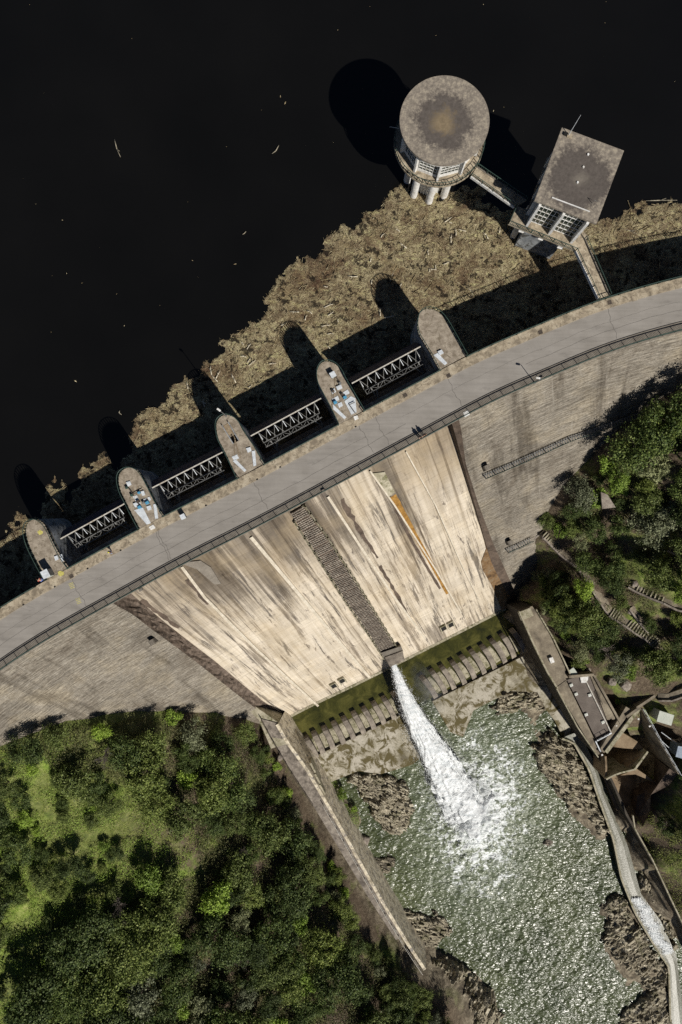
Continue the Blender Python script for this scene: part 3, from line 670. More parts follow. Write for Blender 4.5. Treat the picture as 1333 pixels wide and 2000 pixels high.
def facegrid(s_of, side):
    m = MB(); G = []; U = []; N = 90
    for i, z in enumerate(zf):
        row = []; ur = []
        for j in range(N):
            t = j / (N - 1)
            s = (SSTART + (s_of[i] - SSTART) * t) if side < 0 else (s_of[i] + (SEND - s_of[i]) * t)
            row.append(Q(s, oface(z), z)); ur.append((s, -z * 1.35))
        G.append(row); U.append(ur)
    m.grid(G, U); o = m.build("downstream_face", M['face'], dam, smooth=True)
    return o
fl = facegrid(sLo, -1); fl['label'] = "grey board marked face of the dam left of the spillway"
fr = facegrid(sRo, 1); fr['label'] = "grey board marked face of the dam right of the spillway"
m = MB(); G = []; U = []; N = 100
for i, z in enumerate(zs_):
    row = []; ur = []
    for j in range(N):
        t = j / (N - 1); s = sLi[i] + (sRi[i] - sLi[i]) * t
        row.append(Q(s, ospill(s, z), z)); ur.append((t * 52, (-z - 4.5) * 1.36))
    G.append(row); U.append(ur)
b0 = [Vector((p.x, p.y, -47)) for p in G[-1]]; G.append(b0); U.append([(u[0], u[1] + 3) for u in U[-1]])
m.grid(G, U); m.build("spillway_face", M['spill'], dam, smooth=True)
toe = [p for p in G[-2]]
# left bank strip and right training wall
terrain()
def loft2(A, B, n=40):
    ra = [A[0]]; 
    def rs(pl):
        L = [0]
        for a, b in zip(pl, pl[1:]): L.append(L[-1] + (b - a).length)
        T = np.linspace(0, L[-1], n); return [Vector([float(np.interp(t, L, [p[k] for p in pl])) for k in range(3)]) for t in T]
    return rs(A), rs(B)
def edgeline(sof, zz, of): return [Q(s, of(s, z), z) for s, z in zip(sof, zz)]
EL_o = edgeline(sLo, zf, lambda s, z: oface(z)); EL_i = edgeline(sLi, zs_, ospill)
EL_o = EL_o[:-1]
a, b = loft2(EL_o, EL_i, 60); m = MB(); G = []
for p, q in zip(a, b):
    row = []
    for k in range(6):
        t = k / 5; v = p.lerp(q, t); j = Vector((rnd.uniform(-.2, .2), rnd.uniform(-.2, .2), rnd.uniform(-.25, .25))) if 0 < k < 5 else Vector()
        row.append(v + j + Vector((0, 0, -.5 * math.sin(math.pi * t))))
    G.append(row)
m.grid(G); m.build("left_training_bank", M['rubble'], dam)
ER_o = edgeline(sRo, zf, lambda s, z: oface(z))[:-1]; ER_i = edgeline(sRi, zs_, ospill)
a, b = loft2(ER_o, ER_i, 60)
w_ = [Vector((q.x, q.y, q.z)).lerp(p, .45) + Vector((0, 0, max(.2, (p.z - q.z)) * .45)) for p, q in zip(a, b)]
m = MB(); m.grid([[q, q.lerp(w, .08) + Vector((0, 0, 0)), Vector((q.x + (w.x - q.x) * .12, q.y + (w.y - q.y) * .12, w.z))] for q, w in zip(b, w_)], flip=True)
m.build("right_training_wall", M['brown'], dam)
m = MB(); m.grid([[Vector((q.x + (w.x - q.x) * .12, q.y + (w.y - q.y) * .12, w.z)), w + Vector((0, 0, .05)), p] for p, q, w in zip(a, b, w_)], flip=True)
m.build("training_wall_coping", M['brown'], dam)

# raised strips on the spillway
def spill_strip(pts, w, lift, mat, name, th=None, jag=0):
    H = []
    for (x0, y0), (x1, y1) in zip(pts, pts[1:]):
        n = max(2, int(math.hypot(x1 - x0, y1 - y0) / 8))
        for k in range(n): H.append((x0 + (x1 - x0) * k / n, y0 + (y1 - y0) * k / n))
    H.append(pts[-1]); C = [hit(*q, zspill) for q in H]; m = MB(); G = []
    N = len(C)
    for i, c in enumerate(C):
        d = (C[min(i + 1, N - 1)] - C[max(i - 1, 0)]).normalized(); t = Tn(SO(c.x, c.y)[0])[0]
        t = (t - d * t.dot(d)).normalized(); nn = t.cross(d); nn = nn if nn.z > 0 else -nn
        ww = w(i / (N - 1)) if callable(w) else w
        l = -t * ww / 2 * (1 + rnd.uniform(-jag, jag)); r = t * ww / 2 * (1 + rnd.uniform(-jag, jag))
        G.append([c + l - nn * .3, c + l + nn * lift, c + r + nn * lift, c + r - nn * .3])
    m.grid(G, flip=True); return m.build(name, mat, dam)
rib = "divider_rib"
for pts, w in [([(490, 1047), (560, 1130), (640, 1225), (722, 1322)], .55), ([(355, 1105), (400, 1165), (500, 1265), (622, 1378)], .45),
               ([(640, 968), (700, 1060), (770, 1165), (830, 1245)], .40), ([(722, 918), (770, 985), (850, 1110), (900, 1195)], .28), ([(792, 880), (850, 985), (905, 1110), (935, 1170)], .22)]:
    spill_strip(pts, w, .32, M['ribc'], rib)
spill_strip([(768, 968), (800, 1025), (845, 1105), (874, 1160)], lambda t: 1.1 - .6 * t, .03, M['orange'], "rust_stained_channel", jag=.12)
spill_strip([(752, 950), (785, 1020), (830, 1100), (860, 1150)], .5, .02, M['brown'], "dark_channel_edge", jag=.3)
spill_strip([(668, 975), (705, 1040), (738, 1090)], lambda t: .8 - .4 * t, .02, M['brown'], "eroded_joint", jag=.7)
spill_strip([(742, 1105), (775, 1160), (800, 1205)], .45, .02, M['brown'], "eroded_joint", jag=.8)
spill_strip([(364, 1132), (392, 1163), (408, 1180)], .6, .02, M['brown'], "eroded_joint", jag=.6)
spill_strip([(276, 1172), (330, 1212), (350, 1226)], .7, .02, M['brown'], "eroded_joint", jag=.5)
# rusty bed along the right edge
rb = polyhit([(940, 1098), (950, 1072), (940, 1030), (925, 975), (932, 972), (958, 1045), (972, 1090), (998, 1150), (1003, 1184), (980, 1192), (962, 1145), (944, 1115)], lambda s, o: zspill(s, o) + .15)
m = MB(); m.add(rb, [tuple(range(len(rb)))]); m.build("rust_stained_bed", M['rust'], dam)
# grey flap high on the left
fp = polyhit([(352, 1100), (392, 1095), (412, 1108), (432, 1140), (420, 1142), (385, 1112)], lambda s, o: zspill(s, o) + .35)
m = MB(); n = len(fp); low = [p + Vector((0, 0, -.8)) for p in fp]; m.add(fp + low, [tuple(range(n))[::-1]] + [(i, (i + 1) % n, n + (i + 1) % n, n + i) for i in range(n)]); m.build("deflector_flap", M['ledge'], dam)
fp = polyhit([(724, 925), (752, 922), (772, 962), (760, 970)], lambda s, o: zspill(s, o) + .35)
m = MB(); n = len(fp); low = [p + Vector((0, 0, -.8)) for p in fp]; m.add(fp + low, [tuple(range(n))[::-1]] + [(i, (i + 1) % n, n + (i + 1) % n, n + i) for i in range(n)]); m.build("deflector_flap", M['sill'], dam)
# drain openings near the toe
for q in [(652, 1338), (668, 1328), (866, 1226), (880, 1219)]:
    c = hit(q[0], q[1], zspill); t, nn = Tn(SO(c.x, c.y)[0]); dn = (nn * .66 - Vector((0, 0, .75))).normalized(); up = t.cross(dn); up = up if up.z > 0 else -up
    fo = MB(); 
    for sx in (-1, 1): fo.box(c + t * sx * .62 + up * .1, (.18, 2.4, .7), (t, dn, up))
    fo.box(c - dn * 1.2 + up * .1, (1.4, .2, .7), (t, dn, up)); f_ = fo.build("drain_surround", M['sill'], dam)
    MB().box(c + up * .03, (1.05, 2.2, .1), (t, dn, up)).build("drain_opening", M['dark'], f_)
# stepped chute in the middle
def chute():
    A = [(568, 1003), (612, 1070), (674, 1169), (731, 1252), (753, 1287)]; B = [(593, 989), (636, 1048), (701, 1148), (757, 1239), (782, 1277)]
    pa = polyhit(A, lambda s, o: zspill(s, o) + .6); pb = polyhit(B, lambda s, o: zspill(s, o) + .6)
    a, b = loft2(pa, pb, 131); steps = MB(); edge = MB(); edge2 = MB()
    for i in range(130):
        p, q, p2, q2 = a[i], b[i], a[i + 1], b[i + 1]; d = (p2 - p).normalized(); t = (q - p).normalized()
        up = t.cross(d); up = up if up.z > 0 else -up; K = 6
        if i % 6 == 5: continue
        for k in range(K):
            f0, f1 = (k + .12) / K, (k + .88) / K; hh = .16 + rnd.uniform(-.05, .05) + .05 * (i % 6)
            base = [p.lerp(q, f0), p.lerp(q, f1), p.lerp(q, f1).lerp(p2.lerp(q2, f1), .6), p.lerp(q, f0).lerp(p2.lerp(q2, f0), .6)]
            steps.add([v + up * hh for v in base] + [v - up * .2 for v in base], [(0, 1, 2, 3), (0, 4, 5, 1), (1, 5, 6, 2), (2, 6, 7, 3), (3, 7, 4, 0)])
    steps.build("chute_step", M['baffle'], dam)['kind'] = 'stuff'
    bed = MB(); bed.grid([[p, q] for p, q in zip(a, b)], flip=True); bed.build("chute_bed", M['brown'], dam)
    n = 24
    for i in range(n):
        i0 = int(i * 130 / n); i1 = int((i + 1) * 130 / n) - 1
        for E, sgn, hh, edge in ((a, -1, .55, edge), (b, 1, .9, edge2)):
            p, q = E[i0], E[i1]; t = (b[i0] - a[i0]).normalized() * sgn
            edge.bar(p + t * (.25 + .22 * (i % 2) * 0) + Vector((0, 0, .2)), q + t * (.25) + Vector((0, 0, .45)), .22, hh)
            edge.bar(p + t * .35 + Vector((0, 0, -.2)), p - t * .1 + Vector((0, 0, .35)), .25, .35)
    edge.build("chute_kerb", M['sill'], dam); edge2.build("chute_kerb", M['sill'], dam)
    # flip lip
    c = [P(751, 1283, -37), P(787, 1270, -37), P(791, 1291, -37), P(762, 1303, -37)]
    MB().prism(c, -39.5).build("chute_lip", M['baffle'], dam, bevel=.15)
    MB().prism([P(750, 1284, -37.2), P(788, 1271, -37.2), P(784, 1262, -37.2), P(745, 1275, -37.2)], -44.5).build("lip_support", M['ledge'], dam)
chute()
# toe kerb
m = MB()
for p, q in zip(toe, toe[1:]): m.bar(p + Vector((0, 0, .1)), q + Vector((0, 0, .1)), .5, .5)
m.build("toe_kerb", M['sill'], dam)
# niches with doors in the faces and catwalks
def catwalk(pts, label, grp):
    H = [hit(*q, zface) for q in pts]; t = thing("catwalk", label, "catwalk", H[0], grp)
    fl_ = MB(); rl = MB(); br = MB()
    outs = []
    for p in H:
        n = Tn(SO(p.x, p.y)[0])[1]; outs.append((p + n * .1 + Vector((0, 0, .3)), p + n * .85 + Vector((0, 0, .3))))
    for (a0, a1), (b0, b1) in zip(outs, outs[1:]):
        L = (b0 - a0).length; n = int(L / .42)
        for k in range(n):
            f = k / n; fl_.bar(a0.lerp(b0, f), a1.lerp(b1, f), .2, .05)
        fl_.bar(a0, b0, .1, .12); fl_.bar(a1, b1, .12, .12)
        for k in range(int(L / 2) + 1):
            f = k / (int(L / 2) + 1); MB().bar(a1.lerp(b1, f), a0.lerp(b0, f) - Vector((0, 0, .9)), .09, .09).build("bracket", M['steel'], t)
    railing(rl, [o[1] for o in outs], 1.0, 1.0, .035, 1.6, .03, True)
    fl_.build("walkway_grating", M['steel'], t); rl.build("handrail", M['railgreen'], t)
catwalk([(944, 926), (1000, 903), (1062, 875), (1110, 853), (1143, 842), (1218, 816), (1262, 800)], "long narrow catwalk with handrail crossing the upper right dam face", "catwalks on the right dam face")
catwalk([(988, 1071), (1010, 1062), (1036, 1049)], "short lower catwalk with handrail on the right dam face near the stairs", "catwalks on the right dam face")
for q, lab in [((948, 913), "arched doorway at the head of the long upper catwalk"), ((993, 1058), "arched doorway above the short lower catwalk"), ((301, 1250), "small dark doorway in the left dam face")]:
    c = hit(*q, zface); t, n = Tn(SO(c.x, c.y)[0]); fr_ = MB()
    d = thing("gallery_doorway", lab, "doorway", c, "gallery doorways in the dam faces")
    for sx in (-1, 1): fr_.box(c + t * sx * .4 + n * .1 + Vector((0, 0, .5)), (.12, .8, 1.9), (t, n, Vector((0, 0, 1))))
    for k in range(5):
        a0 = math.pi * k / 5; a1 = math.pi * (k + 1) / 5
        fr_.bar(c + t * .4 * math.cos(a0) + n * .1 + Vector((0, 0, 1.4 + .3 * math.sin(a0))), c + t * .4 * math.cos(a1) + n * .1 + Vector((0, 0, 1.4 + .3 * math.sin(a1))), .8, .1)
    fr_.build("door_surround", M['ledge'], d); MB().box(c + n * .3 + Vector((0, 0, .5)), (.7, .06, 1.8), (t, n, Vector((0, 0, 1)))).build("door_leaf", M['dark'], d)

# ------------------------------------------------------------------ piers
def smooth_closed(pts, straight=1, n=5):
    out = []; N = len(pts)
    for i in range(N):
        p0, p1, p2, p3 = [Vector(pts[(i + k) % N]) for k in (-1, 0, 1, 2)]
        if i == (straight + 1) % N: p0 = p1
        if (i + 1) % N == straight: p3 = p2
        out.append(p1)
        if i == straight: continue
        for k in range(1, n):
            t = k / n; out.append(.5 * ((2 * p1) + (-p0 + p2) * t + (2 * p0 - 5 * p1 + 4 * p2 - p3) * t * t + (-p0 + 3 * p1 - 3 * p2 + p3) * t ** 3))
    return out
def px_of(org, sc, pts): return [(org[0] + x / sc, org[1] + y / sc) for x, y in pts]
O3, O4, O2, O1 = (400, 780), (600, 690), (220, 890), (40, 990)
PIERS = [
 (px_of(O1, 6.06, [(170, 145), (100, 180), (70, 260), (75, 340), (110, 460), (180, 610), (260, 760), (320, 860), (580, 710), (480, 560), (400, 400), (350, 290), (290, 200), (230, 155)]),
  [px_of(O1, 6.06, q) for q in ([(400, 588), (437, 575), (455, 618), (415, 638)], [(465, 565), (490, 560), (515, 640), (485, 650)])], 7,
  "leftmost rounded spillway pier with yellow paint marks and a grey cabinet beside it"),
 (px_of(O2, 5.127, [(170, 118), (110, 140), (70, 190), (65, 270), (90, 370), (130, 450), (200, 590), (275, 730), (520, 600), (440, 460), (370, 320), (310, 210), (250, 140)]),
  [px_of(O2, 5.127, q) for q in ([(135, 265), (175, 255), (190, 290), (155, 310)], [(282, 360), (312, 350), (328, 390), (300, 403)], [(205, 408), (245, 395), (285, 480), (250, 495)], [(205, 480), (245, 465), (262, 500), (228, 518)],
   [(310, 435), (340, 428), (360, 465), (325, 475)], [(350, 420), (370, 410), (387, 440), (368, 452)], [(340, 510), (380, 497), (395, 535), (355, 550)], [(218, 545), (305, 520), (385, 675), (345, 690)], [(408, 490), (438, 480), (458, 628), (428, 632)])], 7,
  "second pier from the left with many pale plates crowded on its deck"),
 (px_of(O3, 5.127, [(200, 155), (150, 185), (122, 230), (120, 300), (140, 400), (180, 480), (235, 590), (330, 790), (600, 640), (520, 500), (430, 370), (370, 260), (310, 190), (250, 160)]),
  [px_of(O3, 5.127, q) for q in ([(415, 490), (458, 477), (470, 515), (432, 533)], [(472, 520), (505, 512), (518, 660), (490, 670)], [(272, 575), (325, 552), (345, 590), (295, 612)], [(283, 618), (312, 600), (418, 708), (400, 728)])], 7,
  "middle pier with a long open hatch and a lamp at its nose"),
 (px_of(O4, 5.127, [(190, 80), (140, 100), (105, 160), (100, 230), (115, 310), (160, 400), (235, 540), (320, 715), (570, 570), (490, 430), (400, 280), (350, 180), (300, 120), (250, 90)]),
  [px_of(O4, 5.127, q) for q in ([(290, 335), (340, 312), (355, 348), (305, 368)], [(240, 370), (275, 350), (292, 385), (255, 408)], [(340, 405), (408, 362), (428, 400), (370, 430)], [(250, 458), (310, 425), (325, 465), (265, 490)],
   [(305, 505), (345, 487), (360, 525), (322, 545)], [(375, 480), (440, 430), (485, 450), (497, 590), (445, 615)], [(260, 510), (395, 640), (375, 660), (262, 560)])], 7,
  "fourth pier from the left carrying white plates and a large wedge shaped cover"),
 (px_of((400, 580), 2.515, [(1100, 58), (1060, 75), (1045, 120), (1050, 180), (1085, 240), (1115, 290), (1150, 360), (1285, 288), (1230, 190), (1190, 120), (1150, 75)]),
  [px_of((400, 580), 2.515, q) for q in ([(1145, 268), (1165, 258), (1175, 275), (1155, 285)], [(1125, 285), (1145, 275), (1193, 325), (1180, 335)])], 6,
  "rightmost pier, nearly bare with one long pale plate"),
]
pierline = []
for pi, (out, plates, cut, lab) in enumerate(PIERS):
    pts = [P(x, y, .10) for x, y in out]; c = sum(pts, Vector()) / len(pts)
    t = thing("spillway_pier", lab, "pier", (c.x, c.y, -9.8), "rounded piers between the spillway gates")
    sm = smooth_closed(pts, cut)
    if pi == 2:
        # deck with a real opening: two side strips built as ring around the hatch
        hp = [P(400 + x / 5.127, 780 + y / 5.127, .10) for x, y in [(180, 265), (240, 230), (345, 410), (290, 445)]]
        bm = bmesh.new(); vo = [bm.verts.new(p) for p in sm]; vi = [bm.verts.new(p) for p in hp]
        eo = [bm.edges.new((vo[i], vo[(i + 1) % len(vo)])) for i in range(len(vo))]; ei = [bm.edges.new((vi[i], vi[(i + 1) % 4])) for i in range(4)]
        bmesh.ops.triangle_fill(bm, edges=eo + ei, use_beauty=True)
        vi2 = [bm.verts.new(p - Vector((0, 0, 1.3))) for p in hp]
        for i in range(4): bm.faces.new((vi[i], vi[(i + 1) % 4], vi2[(i + 1) % 4], vi2[i]))
        bm.faces.new(vi2[::-1])
        for i in range(4): bm.faces.new((vo[0], vo[1], vo[1], vo[0])) if False else None
        for f in bm.faces:
            if abs(f.normal.z) > .9 and f.normal.z < 0 and len(f.verts) == 3: f.normal_flip()
        me = bpy.data.meshes.new("pier_deck"); bm.to_mesh(me); bm.free(); link_mesh("pier_deck", me, M['pierdeck'], t)
        body = [Vector((p.x, p.y, -.02)) for p in sm]
        n = len(body); low = [Vector((p.x, p.y, -13)) for p in body]; mb = MB()
        mb.grid([[a, b] for a, b in zip(body + body[:1], low + low[:1])]); mb.build("pier_wall", M['pierwall'], t, smooth=False)
        mb = MB(); mb.prism([p + Vector((0, 0, 0)) for p in sm], -1.5, -1.3); mb.build("hatch_floor", M['dark'], t)
        hb = MB(); a0, a1, a2, a3 = hp
        for k in range(6):
            f = .06 + k * .085; hb.bar(a0.lerp(a3, f) + Vector((0, 0, -.15)), a1.lerp(a2, f) + Vector((0, 0, -.15)), .26, .06)
        hb.build("hatch_board", M['wood'], t)
        hk = MB()
        for a, b in ((a0, a3), (a1, a2)): hk.bar(a + Vector((0, 0, .25)), b + Vector((0, 0, .25)), .12, .5)
        hk.build("hatch_kerb", M['pierwall'], t)
    else:
        MB().prism(sm, -.3, .10).build("pier_deck", M['pierdeck'], t)
        MB().prism([p * 1 for p in sm], -13, -.302).build("pier_wall", M['pierwall'], t)
    # railing round the nose and down both sides
    N = len(out); rp = []
    for i in range(N): rp.append(None)
    ring = [sm[(sm.index(pts[(cut + 1) % N]) + k) % len(sm)] for k in range(len(sm))]
    rl = MB(); railing(rl, ring[:: 2] + [ring[-1]], 1.05, .35, .055, 1.5, .03)
    rl.build("railing", M['railgreen'], t)
    for q in plates:
        zt = .10 + rnd.choice([.12, .2, .3]) if len(q) == 4 and abs(q[0][0] - q[2][0]) < 14 else .17
        MB().prism([P(x, y, zt) for x, y in q], .08).build("hatch_cover", M['steelplate'], t)
    for k in range(3):   # cable lines on the deck
        a = c + Vector((rnd.uniform(-.5, .5), rnd.uniform(-1, 2), .14)); a.z = .14; b = c + Vector((rnd.uniform(-.3, 1.4), rnd.uniform(-3.4, -2.2), 0)); b.z = .14
        if pi not in (0, 4): MB().tube(a, b, .04, n=5).build("conduit", M['wood'], t)
    if pi in (1, 3):
        org, gear = (O2, [(145, 320, 'railgreen', .3), (195, 395, 'railgreen', .3), (268, 370, 'cyan', .3), (350, 470, 'cyan', .4), (272, 515, 'cyan', .4), (312, 470, 'steel', .3), (258, 460, 'iron', .35)]) if pi == 1 else (O4, [(280, 232, 'iron', .35), (262, 198, 'iron', .3), (283, 492, 'cyan', .4), (380, 442, 'cyan', .4), (262, 380, 'iron', .3), (352, 412, 'iron', .3), (330, 300, 'steel', .3)])
        for (gx, gy, mn, sz) in gear:
            q_ = P(org[0] + gx / 5.127, org[1] + gy / 5.127, .35); MB().box((q_.x, q_.y, .36), (sz * 1.3, sz, .52), rz=R(28)).build("hoist_motor", M[mn], t, bevel=.03)
        for (x0, y0, x1, y1) in ([(150, 310, 215, 395), (200, 390, 300, 340)] if pi == 1 else [(235, 165, 340, 300), (245, 360, 270, 400), (350, 390, 380, 440), (425, 515, 485, 600), (425, 515, 480, 488)]):
            MB().tube(P(org[0] + x0 / 5.127, org[1] + y0 / 5.127, .45), P(org[0] + x1 / 5.127, org[1] + y1 / 5.127, .45), .06, n=6).build("drive_shaft", M['iron'], t)
    # side brackets where the gate meets the pier
    pierline.append((pts, sm))
# bits on piers: paint marks, cabinets
def flatquad(name, q, z, m, lab, cat, grp=None, th=.01):
    o = MB().prism([P(x, y, z) for x, y in q], z - th).build(name, m); return tag(o, lab, cat, grp)
q = px_of(O1, 6.06, [(445, 770), (470, 755), (515, 770), (520, 800), (475, 825), (450, 805)]); flatquad("paint_mark", q, .165, M['yellow'], "yellow paint patch on the kerb at the foot of the leftmost pier", "paint mark", "yellow paint marks")
q = px_of(O1, 6.06, [(200, 295), (235, 270), (270, 295), (262, 320), (225, 332)]); flatquad("paint_mark", q, .115, M['yellow'], "faint yellow paint patch near the nose of the leftmost pier", "paint mark", "yellow paint marks")
for org, lab in (((570, 945), "upper block of yellow hatch lines painted on the road"), ((650, 1125), "lower block of yellow hatch lines painted on the road")):
    mk = MB()
    for k in range(4):
        q = px_of(O1, 6.06, [(org[0] + k * 8, org[1] - 18 + k * 18 - 15), (org[0] + 55 + k * 6, org[1] - 48 + k * 18 - 4), (org[0] + 57 + k * 6, org[1] - 42 + k * 18 - 4), (org[0] + 2 + k * 8, org[1] - 12 + k * 18 - 15)])
        mk.add([P(x, y, .005) for x, y in q], [(0, 3, 2, 1)])
    tag(mk.build("road_marking", M['yellow']), lab, "road marking", "yellow hatch marks on the road")
def cabinet(px, py, sx, sy, h, rz, lab, z0=.14):
    p = P(px, py, z0 + h); t = thing("control_cabinet", lab, "cabinet", (p.x, p.y, z0), "grey cabinets on the crest")
    MB().box((p.x, p.y, z0 + h / 2), (sx, sy, h), rz=rz).build("cabinet_body", M['steel'], t, bevel=.02)
    MB().box((p.x, p.y, z0 + h + .04), (sx + .12, sy + .12, .08), rz=rz).build("cabinet_lid", M['steelplate'], t, bevel=.01)
    MB().box((p.x + math.sin(rz) * (sy / 2 + .02), p.y - math.cos(rz) * (sy / 2 + .02), z0 + h / 2), (sx * .8, .03, h * .8), rz=rz).build("cabinet_door", M['palemetal'], t)
cabinet(89, 1121, .95, 1.05, 1.7, R(28), "tall grey control cabinet at the left corner of the leftmost pier")
cabinet(357.5, 1009, .62, .62, 1.0, R(28), "small grey cabinet standing on the kerb between the second and middle piers")
cabinet(650.5, 731.5, .7, .7, .9, R(28), "small white topped machine box near the nose of the fourth pier", .10)
for q, lab in [([(365, 715), (410, 690), (432, 725), (385, 745)], 0)]:
    flatquad("access_plate", px_of(O2, 5.127, q), .2, M['white'], "white square plate on the footway beside the second pier", "plate", "white access plates on the crest", .06)
flatquad("access_plate", px_of(O4, 5.127, [(465, 635), (505, 620), (518, 655), (480, 672)]), .2, M['white'], "white square plate on the footway beside the fourth pier", "plate", "white access plates on the crest", .06)
flatquad("access_plate", [(905, 806), (915, 801), (918, 810), (908, 815)], .2, M['white'], "white plate on the downstream footway where the spillway's right wall starts", "plate", "white access plates on the crest", .06)
for (px, py, m_, lab) in [(140.5, 1125, 'iron', "dark grate on the road at the foot of the leftmost pier"), (876, 734, 'iron', "dark grate on the road by the rightmost pier"), (1055, 649, 'iron', "dark grate on the upstream edge of the road right of the last pier"),
                          (1238.5, 583, 'walk', "pale framed cover on the road beyond the footbridge"), (1190, 591, 'iron', "rusty grate on the footway beside the footbridge landing"), (791, 772, 'iron', "small dark grate on the footway left of the rightmost pier")]:
    p = P(px, py, .02); zz = .02 if m_ != 'x' else .15
    s, o = SO(p.x, p.y); zz = .165 if o < 1.5 else .02; t_, n_v = Tn(s)
    g = thing("drain_grate", lab, "grate", (p.x, p.y, zz), "grates and covers along the road")
    fm = MB(); w2 = .36
    for sx in (-1, 1): fm.box(p + t_ * sx * w2 + Vector((0, 0, zz - .02)), (.09, .8, .03), (t_, n_v, Vector((0, 0, 1)))); fm.box(p + n_v * sx * w2 + Vector((0, 0, zz - .02)), (.63, .09, .032), (t_, n_v, Vector((0, 0, 1))))
    fm.build("grate_frame", M['walk'], g); MB().box(p + Vector((0, 0, zz - .02)), (.6, .6, .02), (t_, n_v, Vector((0, 0, 1)))).build("grate_cover", M[m_], g)
dm = [(0, "dark drain hole in the kerb left of the leftmost pier"), (1, "dark drain hole in the kerb by the leftmost pier's yellow patch"), (2, "dark drain hole in the kerb right of the leftmost pier"), (3, "dark drain hole in the kerb below the first gate"), (4, "dark drain hole in the kerb right of the small grey cabinet"), (5, "dark drain hole in the kerb by the middle pier"), (6, "dark drain hole in the kerb below the third gate"), (7, "dark drain hole in the kerb left of the fourth pier")]
for (px, py), (i, lab) in zip([(43, 1174), (104, 1138), (170, 1106), (234, 1070), (399, 979), (498, 927), (544, 905), (690, 824)], dm):
    p = P(px, py, 0); s, o = SO(p.x, p.y); t_, n_v = Tn(s); c = Q(s, 1.42, .15)
    tag(MB().box(c, (.28, .2, .02), (t_, n_v, Vector((0, 0, 1)))).build("drain_hole", M['dark']), lab, "drain", "drain holes in the upstream kerb")

# lamp posts
def lamp(px, py, h, arm, lab):
    p = P(px, py, .14); t = thing("lamp_post", lab, "lamp post", p, "lamp posts on the crest")
    MB().tube(p, p + Vector((0, 0, h)), .07, .045, 8).build("pole", M['steel'], t); MB().tube(p, p + Vector((0, 0, .12)), .16, n=10).build("base_plate", M['steel'], t)
    a = p + Vector((0, 0, h)); b = a + Vector(arm); MB().tube(a, b, .035, n=6).build("arm", M['steel'], t)
    MB().box(b, (.6, .28, .12), rz=math.atan2(arm[1], arm[0])).build("lamp_head", M['white'], t, bevel=.03)
lamp(442, 812, 4.8, (-.2, .15, .05), "thin lamp post with white head at the nose of the middle pier")
lamp(1045, 748, 3.2, (-.45, .1, .05), "lamp post on the downstream footway casting a shadow across the road right of the spillway")
# pedestal boxes on the downstream footway
for q, lab in [((1060, 738), "low concrete block on the downstream footway near the lamp post"), ((275, 1152), "dark low block on the downstream footway above the left training bank"), ((632, 958), "dark low block on the downstream footway above the chute")]:
    p = P(*q, .5); tag(MB().box((p.x, p.y, .32), (.55, .4, .36), rz=R(27)).build("footway_block", M['ledge'], bevel=.04), lab, "block", "low blocks on the downstream footway")

